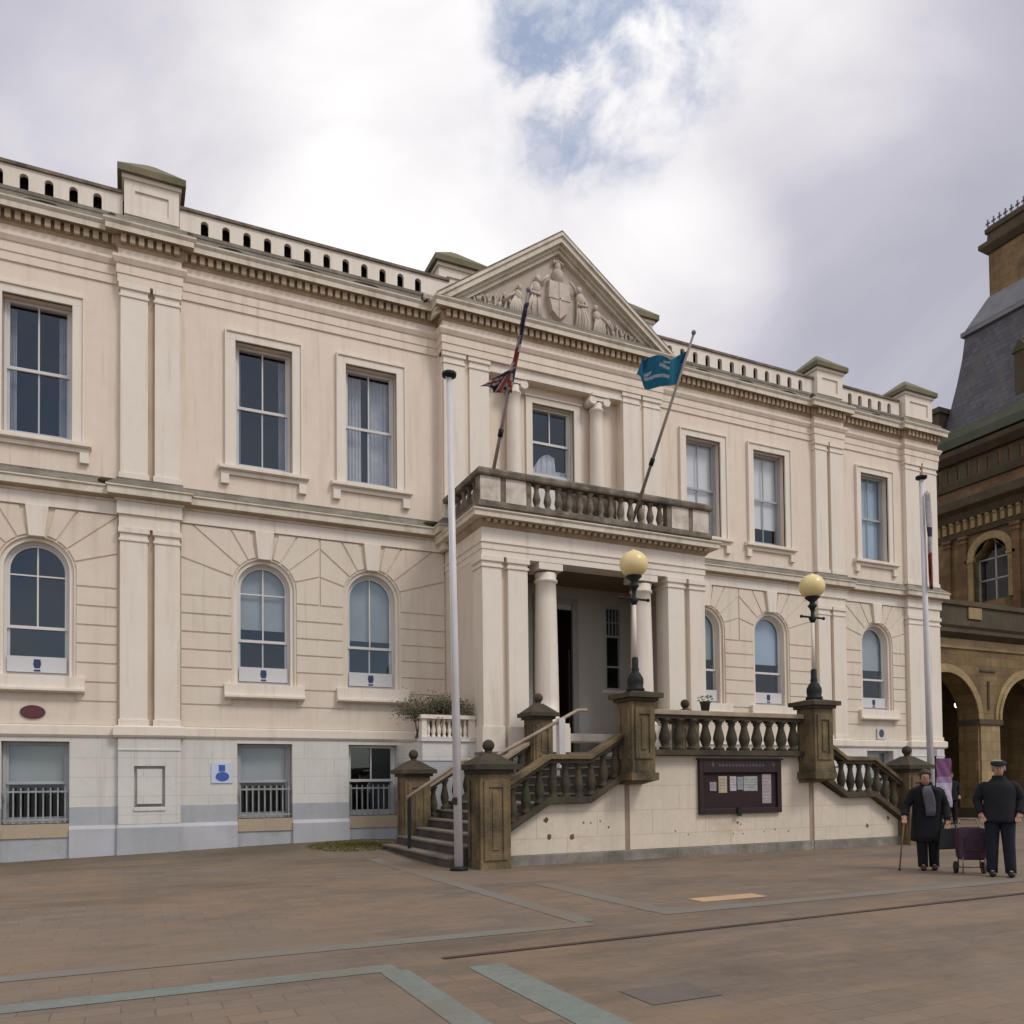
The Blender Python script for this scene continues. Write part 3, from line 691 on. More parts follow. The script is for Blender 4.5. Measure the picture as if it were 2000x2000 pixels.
ty = MB(); ty.prism([(-3.5, 13.85), (3.5, 13.85), (0, 16.3)], CY+.06, CY+.4); ty.build('tympanum', mat('darker_tympanum', (0.56, 0.48, 0.40), 0.75, (0.45, 0.385, 0.315), 2.2, 0.4, (0.30, 0.24, 0.17), 0.25, 22, 0.25), TH)  # background of the relief, darker than the walls
bk_ = MB(); bk_.prism([(-3.9, 13.9), (3.9, 13.9), (0, 16.05)], CY+.62, CY+2.5); bk_.build('pediment_back', m_roof, TH)
rl = MB(); yf = CY+.06
shield = [(-.30, 15.12), (-.33, 14.7), (-.22, 14.35), (0, 14.15), (.22, 14.35), (.33, 14.7), (.30, 15.12)]
rl.prism(inset(shield, .03), yf-.16, yf, shield)
rl.box(-.9, .9, yf-.14, yf, 13.80, 13.98)
rl.ball((0, yf-.05, 15.30), .16, .14, .17); rl.ball((0, yf-.04, 15.50), .09, .1, .14)
rl.box(-.02, .02, yf-.18, yf-.15, 14.2, 15.1); rl.box(-.31, .31, yf-.18, yf-.15, 14.66, 14.70)
for k in range(5): rl.ball((-.12+.06*k, yf-.08, 15.62-.012*abs(k-2)), .035, .05, .05, 8, 6)
for s_ in (1, -1):
    for k in range(7):      # draped figure beside the shield
        x = .50+.055*k; rl.tube([(s_*(x-.02), yf-.04, 13.98), (s_*(x+.02), yf-.10-.03*math.sin(k*2.1), 14.35), (s_*(.60+.02*(k-3)), yf-.10, 14.80)], [.040, .034, .026], 6)
    rl.ball((s_*.62, yf-.08, 14.84), .13, .09, .16); rl.ball((s_*.58, yf-.09, 15.06), .075, .08, .09); rl.tube([(s_*.70, yf-.08, 14.92), (s_*.80, yf-.12, 14.70), (s_*.52, yf-.15, 14.66)], .04, 6); rl.tube([(s_*.54, yf-.08, 14.92), (s_*.40, yf-.13, 15.1), (s_*.30, yf-.14, 15.18)], .035, 6)
    for k in range(6):      # seated figure
        x = 1.0+.06*k; rl.tube([(s_*x, yf-.03, 13.95), (s_*(x+.02), yf-.11, 14.25), (s_*(1.08+.02*k), yf-.09, 14.5)], [.038, .034, .028], 6)
    rl.ball((s_*1.10, yf-.07, 14.55), .11, .08, .13); rl.ball((s_*1.07, yf-.08, 14.74), .065, .07, .08); rl.tube([(s_*1.16, yf-.07, 14.6), (s_*1.38, yf-.11, 14.45), (s_*1.5, yf-.1, 14.3)], .034, 6)
    x = 1.45
    while x < 3.35:         # scrolling foliage towards the corner
        h_ = max(.10, (3.62-x)*.30); n_ = 14
        rl.tube([(s_*(x+.12*math.cos(t)*(1-t/9)+.02*t), yf-.06, 13.90+h_*.5+h_*.45*math.sin(t)*(1-t/9)) for t in [k*.48 for k in range(n_)]], .028, 6)
        for k in range(5):
            a_ = k*1.2+x; rl.ball((s_*(x+.15*math.cos(a_)), yf-.05, 13.90+h_*.5+h_*.4*math.sin(a_)), .045, .05, .06, 8, 5)
        x += .27
rl.v = [(x*1.12, y, 13.9+(z-13.9)*1.14) for x, y, z in rl.v]
rl.build('relief_carving', mat('relief_stone', (0.62, 0.545, 0.475), 0.75, (0.46, 0.39, 0.31), 3.0, 0.3, (0.30, 0.24, 0.17), 0.3, 24, 0.3), TH)

# --- centre bay: outer strips, columns, recessed window
strips(CY+.03, [(-3.38, -2.80), (-2.66, -2.10)], 8.3, 12.67, True, m_trim)
cb = MB()
for sx in (1, -1):
    cb.sx = sx; cb.box(-3.42, -2.08, CY+.09, 20.0, 7.9, 12.67)
cb.sx = 1; build_lr(cb, 'centre_bay_wall', m_up, TH)
cs = MB(); cs.box(-2.08, 2.08, CY+.05, 19.998, 12.42, 12.67); cs.build('loggia_lintel', m_trim, TH)
def ionic(cx, cy, z0, z1, r, name='column'):
    b = MB()
    b.box(cx-r*1.35, cx+r*1.35, cy-r*1.35, cy+r*1.35, z0, z0+.10)
    prof = [(r*1.28, z0+.10), (r*1.32, z0+.15), (r*1.22, z0+.2), (r*1.05, z0+.23), (r, z0+.3)]
    n = 8
    for k in range(n+1):
        t = k/n; prof.append((r*(1-.15*t**1.6), z0+.3+(z1-.45-z0-.3)*t))
    prof += [(r*.98, z1-.43), (r*.98, z1-.38), (r*.86, z1-.36), (r*.95, z1-.22)]
    b.lathe(cx, cy, prof, 24)
    return b, r
for sx in (1, -1):
    b, r = ionic(sx*1.30, 19.80, 8.75, 12.42, .215)
    zc = 12.42
    for s in (1, -1):
        b.tube([(sx*1.30+s*.225, 19.57, zc-.2), (sx*1.30+s*.225, 19.97, zc-.2)], .115, 12)
    b.box(sx*1.30-.24, sx*1.30+.24, 19.58, 19.98, zc-.2, zc-.09); b.box(sx*1.30-.27, sx*1.30+.27, 19.54, 19.99, zc-.08, zc)
    b.build('column', m_trim, TH)

# --- windows
def bars(b, rects, y0, y1):
    for x0, x1, z0, z1 in rects: b.box(x0, x1, y0, y1, z0, z1)
def sash(cx, w, zb, zt, yw=20.22, sx=1, m_frame=m_white, blind=None, dividers=(1, 1), arch=False, lower_bar=True, curtain=False, cross=False):
    """double hung sash: the window is its frame mesh; pane, blind and sill are its children"""
    f = MB(); x0, x1 = cx-w/2, cx+w/2; mid = zb+(zt-zb)*(.5 if not arch else .46); fw_ = .055
    r = w/2
    if arch: ztop = zt
    # outer box frame
    f.box(x0, x0+fw_, yw-.03, yw+.1, zb, zt); f.box(x1-fw_, x1, yw-.03, yw+.1, zb, zt); f.box(x0+fw_, x1-fw_, yw-.03, yw+.1, zb, zb+.07)
    if not arch: f.box(x0+fw_, x1-fw_, yw-.03, yw+.1, zt-.06, zt)
    else:
        o = arc(cx, zt, r, 0, 180, 16); n_ = arc(cx, zt, r-fw_, 0, 180, 16)
        for k in range(16): f.prism([n_[k], o[k], o[k+1], n_[k+1]], yw-.03, yw+.1)
        o = arc(cx, zt, r-fw_-.001, 0, 180, 16); n_ = arc(cx, zt, r-fw_-.05, 0, 180, 16)
        for k in range(16): f.prism([n_[k], o[k], o[k+1], n_[k+1]], yw, yw+.04)
    T = zt+(r-fw_ if arch else -.06)
    # sashes
    f.box(x0+fw_, x0+fw_+.05, yw, yw+.04, mid, zt); f.box(x1-fw_-.05, x1-fw_, yw, yw+.04, mid, zt)
    f.box(x0+fw_, x1-fw_, yw-.005, yw+.045, mid-.03, mid+.035)
    f.box(x0+fw_, x0+fw_+.05, yw+.045, yw+.08, zb+.07, mid-.03); f.box(x1-fw_-.05, x1-fw_, yw+.045, yw+.08, zb+.07, mid-.03); f.box(x0+fw_+.05, x1-fw_-.05, yw+.045, yw+.08, zb+.07, zb+.14)
    if dividers[0]: f.box(cx-.016, cx+.016, yw+.004, yw+.036, mid+.035, T)
    if dividers[1]: f.box(cx-.016, cx+.016, yw+.049, yw+.077, zb+.14, mid-.03)
    if cross: f.box(x0+fw_, x1-fw_, yw+.006, yw+.034, zt-.12, zt-.088)
    if sx < 0: f.v = [(-a, c, d) for a, c, d in f.v]; f.f = [q[::-1] for q in f.f]
    o = f.build('window', m_frame, TH)
    p = MB(); p.sx = sx
    if arch: p.sheet([(x0+.04, zb+.1), (x1-.04, zb+.1)] + arc(cx, zt, r-.045, 0, 180, 14), yw+.042)
    else: p.sheet([(x0+.04, zb+.1), (x1-.04, zb+.1), (x1-.04, zt-.05), (x0+.04, zt-.05)], yw+.042)
    p.build('pane', m_glass, o)
    if blind:
        zb_, mb_ = blind; q = MB(); q.sx = sx; zt_ = T
        q.box(x0+.03, x1-.03, yw+.105, yw+.115, zb_, zt_+.02); q.build('blind', mb_, o)
    if curtain:
        q = MB(); q.sx = sx
        cf = .40 if curtain is True else curtain
        for a, c in ((x0+.06, x0+w*cf), (x1-w*(cf+.05), x1-.06)):
            n = 22; pts = []
            for k in range(n+1):
                t = k/n; pts.append((a+(c-a)*t, yw+.26+.03*math.sin(t*34)))
            i = q.add([(x, y, zb+.05) for x, y in pts]); j = q.add([(x, y, T) for x, y in pts])
            for k in range(n): q.face([i+k, i+k+1, j+k+1, j+k])
        q.build('curtain', m_curtain, o)
    return o
def part(mb, name, m, parent, bevel=0.0): return mb.build(name, m, parent, bevel)
for sx in (1, -1):
    for i, c in enumerate(WINX):
        # upper
        w, zb, zt = UP
        kw = {}
        if sx == 1 and i == 1: kw = dict(curtain=.13)
        if sx == 1 and i == 0: kw = dict(curtain=.16)
        if sx == 1 and i == 2: kw = dict(curtain=True)
        if sx == -1 and i == 2: kw = dict(blind=(9.1, m_blindw))
        if sx == -1 and i == 1: kw = dict(blind=(9.6, m_blindw))
        if sx == -1 and i == 0: kw = dict(blind=(9.1, m_blindsky))  # added blind, its blue stands in for sky reflected in the pane
        mf = m_white if sx == 1 else m_greysash
        o = sash(c, w-.02, zb, zt-.01, 20.24, sx, mf, **kw)
        b = MB(); b.sx = sx; a = .20
        for x0, x1, z0, z1 in ((c-w/2-a, c-w/2, zb-.06, zt), (c+w/2, c+w/2+a, zb-.06, zt), (c-w/2-a, c+w/2+a, zt, zt+.18)): b.box(x0, x1, 19.945, 20.05, z0, z1)
        for x0, x1, z0, z1 in ((c-w/2-a-.04, c-w/2-a, zb-.06, zt+.18), (c+w/2+a, c+w/2+a+.04, zb-.06, zt+.18), (c-w/2-a-.04, c+w/2+a+.04, zt+.18, zt+.235)): b.box(x0, x1, 19.91, 20.05, z0, z1)
        part(b, 'architrave', m_trim, o, 0.005)
        b = MB(); b.sx = sx; b.prismx([(19.83, zb-.155), (19.9, zb-.175), (20.2, zb-.175), (20.2, zb-.0), (19.83, zb-.075)], c-w/2-.38, c+w/2+.38)
        b.box(c-w/2-.34, c+w/2+.34, 19.93, 20.0, zb-.27, zb-.177)
        for s in (c-w/2-.24, c+w/2+.24): b.box(s-.09, s+.09, 19.90, 20.0, zb-.50, zb-.272)
        part(b, 'sill', m_trim, o, 0.005)
        # ground floor, arched
        w, zb, zs = LO
        kw = {}
        if sx == 1 and i == 0: kw = dict(cross=True, dividers=(1, 0))
        if sx == 1 and i == 1: kw = dict(cross=True, blind=(5.2, m_blind))
        if sx == 1 and i == 2: kw = dict(blind=(5.1, m_blind))
        if sx == -1: kw = dict(dividers=(0, 0), blind=(5.2, m_blindsky)) if i == 1 else dict(dividers=(0, 0), blind=(5.25, m_blind))  # blinds added in the right arches, their tone stands in for reflected cloud
        o = sash(c, w-.16, zb, zs, 20.26, sx, m_white, arch=True, **kw)
        b = MB(); b.sx = sx; r = w/2
        for t in range(18):
            oo = arc(c, zs, r+.002, 180*t/18, 180*(t+1)/18, 1); ii = arc(c, zs, r-.085, 180*t/18, 180*(t+1)/18, 1)
            b.prism([ii[0], oo[0], oo[1], ii[1]], 20.09, 20.5)
        b.box(c-r-.002, c-r+.085, 20.09, 20.5, zb, zs); b.box(c+r-.085, c+r+.002, 20.09, 20.5, zb, zs)
        part(b, 'arch_moulding', m_trim, o)
        b = MB(); b.sx = sx; b.box(c-r-.22, c+r+.22, 19.88, 20.30, 3.58, zb-.02); b.prismx([(19.80, 3.52), (20.0, 3.49), (20.0, 3.578), (19.80, 3.578)], c-r-.22, c+r+.22)
        part(b, 'sill', m_trim, o, 0.006)
        # basement
        w, zb, zt = BA
        if sx == 1 or i == 0:
            kw = dict(blind=(1.55, m_blind)) if i < 2 else {}
            o = sash(c, w-.02, zb+.1, zt-.01, 20.22, sx, m_greysash if i < 2 else m_white, dividers=((0, 0) if i < 2 else (1, 0)), **kw)
            b = MB(); b.sx = sx
            b.box(c-w/2+.02, c+w/2-.02, 20.02, 20.06, 1.36, 1.40); b.box(c-w/2+.02, c+w/2-.02, 20.02, 20.06, .76, .80)
            n = 9
            for k in range(n): x = c-w/2+.08+(w-.16)*k/(n-1); b.box(x-.014, x+.014, 20.026, 20.054, .72, 1.46)
            part(b, 'guard_bars', m_rail, o)
            b = MB(); b.sx = sx; b.box(c-w/2-.0, c+w/2+.0, 19.92, 20.22, .40, zb+.09)
            part(b, 'sill', mat('buff_sill', (0.40, 0.33, 0.25), 0.8, (0.46, 0.36, 0.25), 3.0, fine=0.4) if 'buff_sill' not in MATS else MATS['buff_sill'], o)
            b = MB(); b.sx = sx; b.box(c-w/2-.0, c+w/2+.0, 19.975, 20.0, -.4, .34); part(b, 'apron', m_plinth, o)
# balcony window in the centre
o = sash(0, 1.30, 10.02, 11.96, 20.2, 1, m_white, dividers=(1, 0)); o['label'] = 'white sash window above the balcony between two columns'
b = MB()
for x0, x1, z0, z1 in ((-.86, -.66, 8.75, 11.97), (.66, .86, 8.75, 11.97), (-.86, .86, 11.97, 12.13)): b.box(x0, x1, 19.94, 20.05, z0, z1)
b.box(-.92, .92, 19.90, 20.05, 12.132, 12.18)
part(b, 'architrave', m_trim, o, 0.005)
b = MB(); b.box(-.65, .65, 20.2, 20.3, 8.75, 10.02); b.box(-.6, .6, 20.17, 20.2, 9.82, 9.9); part(b, 'lower_panel', m_white, o)
b = MB(); n = 20
i = b.add([(-.6+1.2*k/n, 20.42+.03*math.sin(k*2.1), 10.05+(.75*(1-((k/n-.55)*2)**2) if k < 15 else .3)) for k in range(n+1)]); j = b.add([(-.6+1.2*k/n, 20.42, 10.04) for k in range(n+1)])
for k in range(n): b.face([j+k, j+k+1, i+k+1, i+k])
part(b, 'curtain', m_curtain, o)

# --- portico and balcony
PXO = 3.24; PY = 17.55
pf = [(-PXO, 20), (-PXO, PY), (PXO, PY), (PXO, 20)]
def prun(name, prof, m): b = MB(); b.sweep(pf, prof); return b.build(name, m, TH)
b = MB(); b.box(-PXO-.02, PXO+.02, PY-.02, 20.0, -.2, 2.15); b.build('porch_base', m_base, TH)
b = MB(); b.box(-PXO-.05, PXO+.05, PY-.06, 20.0, 2.152, 2.2); b.build('porch_floor', m_tread, TH)
for sx in (1, -1):
    for a, c in ((-3.24, -2.74), (-2.57, -2.05)):
        b = MB(); b.sx = sx; b.box(a, c, PY, PY+.55, 2.8, 6.83); b.box(a-.03, c+.03, PY-.03, PY+.58, 6.56, 6.62); b.box(a-.045, c+.045, PY-.045, PY+.58, 6.70, 6.828); b.box(a-.04, c+.04, PY-.04, PY+.58, 2.2, 2.8)
        b.build('porch_pier', m_trim, TH, 0.006)
    b = MB(); b.sx = sx; b.box(-3.235, -2.06, PY+.13, PY+.5, 2.2, 6.828); b.box(-3.235, -2.9, PY+.5, 20.02, 2.2, 6.828); b.build('porch_side_wall', m_lo, TH)
    b, r = ionic(sx*1.405, 17.86, 2.8, 6.83, .30); b.box(sx*1.405-.42, sx*1.405+.42, 17.44, 18.28, 2.2, 2.8); b.box(sx*1.405-.33, sx*1.405+.33, 17.56, 18.16, 6.66, 6.828)
    b.build('porch_column', m_trim, TH)
prun('porch_architrave', [(-.55, 6.83), (.0, 6.83), (.0, 6.98), (.02, 6.985), (.02, 7.13), (.05, 7.14), (.05, 7.18), (-.55, 7.18)], m_trim)
prun('porch_frieze', [(-.5, 7.182), (.01, 7.182), (.01, 7.5), (-.5, 7.5)], m_trim)
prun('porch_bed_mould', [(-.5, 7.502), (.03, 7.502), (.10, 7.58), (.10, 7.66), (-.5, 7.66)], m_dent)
prun('porch_cornice', [(-.5, 7.662), (.30, 7.662), (.30, 7.76), (.34, 7.80), (.34, 7.83), (-.5, 7.83)], m_corn)
prun('porch_cornice_top', [(-.5, 7.832), (.33, 7.832), (.12, 7.92), (-.5, 7.92)], m_balc)
b = MB()
for sx in (1, -1):
    b.sx = sx
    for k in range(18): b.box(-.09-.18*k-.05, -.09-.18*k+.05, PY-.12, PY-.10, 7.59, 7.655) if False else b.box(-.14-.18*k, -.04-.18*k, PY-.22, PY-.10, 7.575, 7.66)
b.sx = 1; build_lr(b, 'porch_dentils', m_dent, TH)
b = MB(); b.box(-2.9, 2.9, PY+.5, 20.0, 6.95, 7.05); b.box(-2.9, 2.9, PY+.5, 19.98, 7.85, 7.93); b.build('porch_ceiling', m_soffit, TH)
# door wall behind the columns
b = MB()
b.box(-2.9, -2.15, 19.98, 20.0, 2.2, 6.95); b.box(-2.15, -1.58, 19.98, 20.0, 2.2, 4.1); b.box(-2.15, -1.58, 19.98, 20.0, 6.5, 6.95)
b.box(-1.58, -.52, 19.98, 20.0, 2.2, 6.95); b.box(.52, 1.58, 19.98, 20.0, 2.2, 6.95); b.box(-.52, .52, 19.98, 20.0, 6.3, 6.95)
b.box(1.58, 2.15, 19.98, 20.0, 2.2, 4.1); b.box(1.58, 2.15, 19.98, 20.0, 6.5, 6.95); b.box(2.15, 2.9, 19.98, 20.0, 2.2, 6.95)
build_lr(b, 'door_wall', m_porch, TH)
for sx in (1, -1):
    b = MB(); b.sx = sx
    for x0, x1, z0, z1 in ((-2.15, -2.09, 4.1, 6.5), (-1.64, -1.58, 4.1, 6.5), (-2.09, -1.64, 4.1, 4.16), (-2.09, -1.64, 6.44, 6.5), (-2.09, -1.64, 5.62, 5.67), (-2.09, -1.64, 4.75, 4.79)): b.box(x0, x1, 19.955, 20.08, z0, z1)
    for k in range(1, 4): b.box(-2.09+.45*k/4-.01, -2.09+.45*k/4+.01, 19.975, 20.02, 5.67, 6.44)
    b.box(-2.09, -1.64, 19.976, 20.019, 6.04, 6.06)
    o = b.build('side_light', m_greysash, TH)
    p = MB(); p.sx = sx; p.sheet([(-2.1, 4.12), (-1.62, 4.12), (-1.62, 6.48), (-2.1, 6.48)], 20.03); p.build('pane', m_glass, o)
    p = MB(); p.sx = sx; p.box(-2.25, -1.5, 19.95, 19.978, 4.02, 4.098); p.build('sill', m_trim, o)
b = MB(); b.box(-1.0, 1.0, 21.6, 21.65, 2.2, 6.3); b.box(-.56, -.5, 20.0, 21.6, 2.2, 6.3); b.box(.5, .56, 20.0, 21.6, 2.2, 6.3); b.box(-.56, .56, 20.0, 21.6, 6.3, 6.36); b.build('door_recess', m_dark, TH)
b = MB()
b.box(-.70, -.52, 19.93, 19.98, 2.2, 6.45); b.box(.52, .70, 19.93, 19.98, 2.2, 6.45); b.box(-.70, .70, 19.93, 19.98, 6.45, 6.62); b.build('door_surround', m_grdoor, TH)
b = MB(); b.box(.44, .49, 20.05, 20.95, 2.21, 5.2); b.box(.435, .495, 20.15, 20.85, 2.4, 3.4); b.box(.435, .495, 20.15, 20.85, 3.6, 5.0)
o = b.build('door', m_dark, TH); h = MB(); h.ball((.42, 20.85, 3.25), .045); h.build('handle', m_cope, o)
# balcony balustrade
BY = 17.40; bx = 3.36
def balu_prof(z0, z1, r):
    h = z1-z0
    return [(r*.95, z0), (r*.95, z0+.08*h), (r*.55, z0+.12*h), (r*.72, z0+.2*h), (r*1.0, z0+.36*h), (r*.92, z0+.46*h), (r*.56, z0+.72*h), (r*.52, z0+.82*h), (r*.72, z0+.86*h), (r*.60, z0+.9*h), (r*.95, z0+.93*h), (r*.95, z1)]
bp_ = [(-bx, 19.98), (-bx, BY), (bx, BY), (bx, 19.98)]
b = MB(); b.sweep(bp_, [(-.26, 7.92), (.0, 7.92), (.02, 7.95), (.02, 8.08), (-.26, 8.08)]); b.build('balcony_base_rail', m_balc, TH)
b = MB(); b.sweep(bp_, [(-.28, 8.68), (.03, 8.68), (.05, 8.72), (.05, 8.80), (.0, 8.86), (-.25, 8.86), (-.28, 8.80)]); b.build('balcony_rail', m_balc, TH)
for sx in (1, -1):
    for a, c in ((-3.32, -2.80), (-2.66, -2.12)):
        b = MB(); b.sx = sx; b.box(a, c, BY+.03, BY+.24, 8.08, 8.68); b.build('balcony_panel', MATS.get('mottled_panel') or mat('mottled_panel', (0.68, 0.61, 0.53), 0.7, (0.50, 0.43, 0.36), 3.0, 0.5, (0.25, 0.20, 0.15), 0.2, 24, 0.3, stain=(0.30, 0.25, 0.19), stain_scale=3.0, stain_lo=0.56), TH, .006)
    for q_ in ((-2.79, -2.67), (-2.11, -1.98), (-3.36, -3.325)):
        b = MB(); b.sx = sx; b.box(q_[0], q_[1], BY+.04, BY+.23, 8.08, 8.68); b.build('balcony_post', m_balc, TH)
    for k in range(6):
        b = MB(); b.sx = sx; b.lathe(-bx+.13, BY+.55+.36*k, balu_prof(8.08, 8.68, .095), 10); b.build('balcony_baluster', m_balc, TH)
for k in range(13):
    b = MB(); x = -1.80+.30*k; b.lathe(x, BY+.13, balu_prof(8.08, 8.68, .10), 10); b.build('balcony_baluster', m_balc, TH)

# --- side terrace left of the porch
b = MB(); b.box(-4.60, -3.26, 18.0, 19.94, -.3, 2.0); b.build('terrace_base', m_foot, TH)
b = MB(); b.box(-4.60, -3.26, 17.98, 19.94, 2.002, 2.45); b.box(-4.64, -3.26, 17.93, 18.2, 2.452, 2.55); b.build('terrace_band', m_base, TH)
b = MB(); b.box(-4.60, -4.48, 18.0, 18.22, 2.55, 2.98); b.box(-3.42, -3.26, 18.0, 18.22, 2.55, 2.98); b.box(-4.64, -3.26, 17.95, 18.27, 2.98, 3.07); b.build('terrace_rail', m_trim, TH)
for k in range(8):
    b = MB(); b.lathe(-4.41+.132*k, 18.11, balu_prof(2.55, 2.98, .055), 10); b.build('terrace_baluster', m_trim, TH)

# ------------------------------------------------------------------ hedge on the terrace
def leaf_mat(name, a, b_):
    return mat(name, a, 0.7, b_, 5.0, spec=0.3)
m_leaf = leaf_mat('hedge_leaf', (0.125, 0.105, 0.058), (0.075, 0.072, 0.042))
m_twig = mat('hedge_twig', (0.10, 0.075, 0.05), 0.9, (0.06, 0.045, 0.03), 4.0)
hd = empty('hedge', (-4.3, 18.45, 2.56), 'low scrubby dull green hedge behind the small cream balustrade left of the porch', 'hedge')
lf = MB(); tw = MB(); random.seed(11)
for k in range(60):
    x = random.uniform(-4.5, -3.5); y = random.uniform(18.3, 18.9); z1 = 3.2+random.uniform(0, .45)
    tw.tube([(x, y, 2.56), (x+random.uniform(-.12, .12), y+random.uniform(-.1, .1), (2.56+z1)/2), (x+random.uniform(-.25, .25), y+random.uniform(-.2, .1), z1)], [.012, .009, .004], 5)
cl = [(random.uniform(-4.85, -3.45), random.uniform(18.1, 18.9), random.uniform(3.06, 3.40), random.uniform(.10, .20)) for _ in range(50)]
for k in range(7000):
    cx, cy, cz, rr = random.choice(cl)
    x, y, z = (random.gauss(cx, rr), random.gauss(cy, rr*.7), random.gauss(cz, rr*.6))
    s = random.uniform(.018, .042); a = random.random()*6.28; t = random.uniform(-.9, .9)
    d = Vector((math.cos(a), math.sin(a), t)).normalized(); e_ = d.orthogonal().normalized()
    p = Vector((x, y, z)); i = lf.add([tuple(p), tuple(p+s*d+s*.45*e_), tuple(p+2*s*d), tuple(p+s*d-s*.45*e_)]); lf.face([i, i+1, i+2, i+3])
lf.build('foliage', m_leaf, hd); tw.build('stems', m_twig, hd)

# ------------------------------------------------------------------ entrance staircase
ES = empty('entrance_staircase', (0, 12.96, 0), 'double flight stone staircase with dark balustrades and cream painted front wall', 'staircase')
SY = 12.96; BKY = 16.95
# solid under the stairs, front wall painted cream
b = MB()
wing = [(-4.86, .18), (-2.36, .18), (-2.36, 1.50), (-3.17, 1.07), (-4.0, 1.07), (-4.86, .56)]
for sx in (1, -1):
    b.sx = sx; b.prism(wing, SY, SY+.3)
b.sx = 1; b.prism([(-2.24, .18), (2.24, .18), (2.24, 1.95), (-2.24, 1.95)], SY+.02, SY+.32)
build_lr(b, 'front_wall', m_stair, ES, .008)
b = MB()
for sx in (1, -1):
    b.sx = sx; b.box(-4.9, -2.3, SY-.06, SY+.3, -.3, .178)
b.sx = 1; b.box(-2.3, 2.3, SY-.04, SY+.3, -.3, .176)
build_lr(b, 'plinth', m_plinth, ES, .01)
b = MB()
for sx in (1, -1): b.sx = sx; b.box(-2.358, -2.242, SY+.03, SY+.3, .1, 1.6); b.box(-2.40, -2.24, SY-.09, SY-.045, -.1, .26) if False else None
b.sx = 1; build_lr(b, 'wall_joint', m_pipe, ES)
st = MB(); rs = MB()
def step_block(x0, x1, z):      # tread with dark riser on its low side
    st.box(x0, x1, SY+.3, BKY+.25, z-.035, z)
    rs.box(x0+.03, x1, SY+.3, BKY+.25, -.2, z-.036)
for sx in (1, -1):
    st.sx = rs.sx = sx
    n = 6
    for k in range(n):
        x = -5.80+.30*k; step_block(x, x+.305 if k < n-1 else -3.18, .18*(k+1))
    for k in range(5):
        x = -3.20+.28*k; step_block(x, x+.285 if k < 4 else -1.80, 1.08+.174*(k+1))
st.sx = rs.sx = 1
st.box(-1.80, 1.80, SY+.3, 17.54, 1.915, 1.95); rs.box(-1.80, 1.80, SY+.3, 17.50, -.2, 1.914)
st.box(-2.2, 2.2, 16.6, 17.5, 2.07, 2.10)
st.build('treads', m_tread, ES); rs.build('risers', m_riser, ES)
# holes and scars in the painted wall
sc = MB(); random.seed(5)
for x, z, r in ((-4.02, .78, .05), (-3.96, .50, .055), (-3.50, .47, .06), (-2.9, .74, .02), (-2.72, .62, .022), (3.9, .45, .05), (4.55, .6, .045), (.32, .62, .03), (.40, .58, .02), (-3.25, .72, .02), (-3.1, .71, .018), (.2, .40, .02), (.45, .39, .02), (-1.2, .5, .016), (1.3, .45, .018), (1.0, .42, .015), (-.9, .42, .018), (1.65, .40, .02)):
    yy = SY-.002 if abs(x) > 2.36 else SY+.018
    pts = [(x+r*random.uniform(.6, 1.2)*math.cos(6.28*k/9), z+r*random.uniform(.6, 1.3)*math.sin(6.28*k/9)) for k in range(9)]
    sc.prism(pts, yy, yy+.05)
sc.build('wall_scars', mat('bare_hole', (0.10, 0.06, 0.035), 0.9, (0.18, 0.11, 0.07), 9.0), ES)
def pier(x, y, w, z0, z1, cap, name, m=m_stone2, panel=True):
    b = MB(); h = w/2
    b.box(x-h, x+h, y-h, y+h, z0, z1)
    if panel:
        for (fx, fy) in ((0, -1), (-1, 0), (1, 0)):
            for a in (-1, 1):
                if fy: b.box(x+a*h*.62-h*.16, x+a*h*.62+h*.16, y-h-.03, y-h+.01, z0+.25, z1-.12)
                else: b.box(x+fx*h-(.03 if fx < 0 else .01), x+fx*h+(.03 if fx > 0 else .01), y+a*h*.62-h*.16, y+a*h*.62+h*.16, z0+.25, z1-.12)
            if fy:
                b.box(x-h*.46, x+h*.46, y-h-.03, y-h+.01, z1-.24, z1-.12); b.box(x-h*.46, x+h*.46, y-h-.03, y-h+.01, z0+.25, z0+.36); b.box(x-h*.22, x+h*.22, y-h-.018, y-h+.01, z0+.42, z1-.3)
    o = b.build(name, m, ES, .008)
    c = MB()
    c.box(x-h-.05, x+h+.05, y-h-.05, y+h+.05, z1, z1+.06); c.box(x-h-.12, x+h+.12, y-h-.12, y+h+.12, z1+.062, z1+.15)
    i = c.add([(x+sx_*(h+.10), y+sy_*(h+.10), z1+.15) for sx_, sy_ in ((-1,-1),(1,-1),(1,1),(-1,1))] + [(x+sx_*.09, y+sy_*.09, z1+.15+cap[0]) for sx_, sy_ in ((-1,-1),(1,-1),(1,1),(-1,1))])
    for q in ((0,1,5,4),(1,2,6,5),(2,3,7,6),(3,0,4,7),(4,5,6,7)): c.face([i+k for k in q])
    if cap[1]: 
        z = z1+.15+cap[0]; c.lathe(x, y, [(.09, z-.01), (.06, z+.02), (.075, z+.04)], 12); c.ball((x, y, z+.04+cap[1]*.85), cap[1], cap[1], cap[1], 14, 10)
    c.build('pier_cap', m_stone, o)
    return o
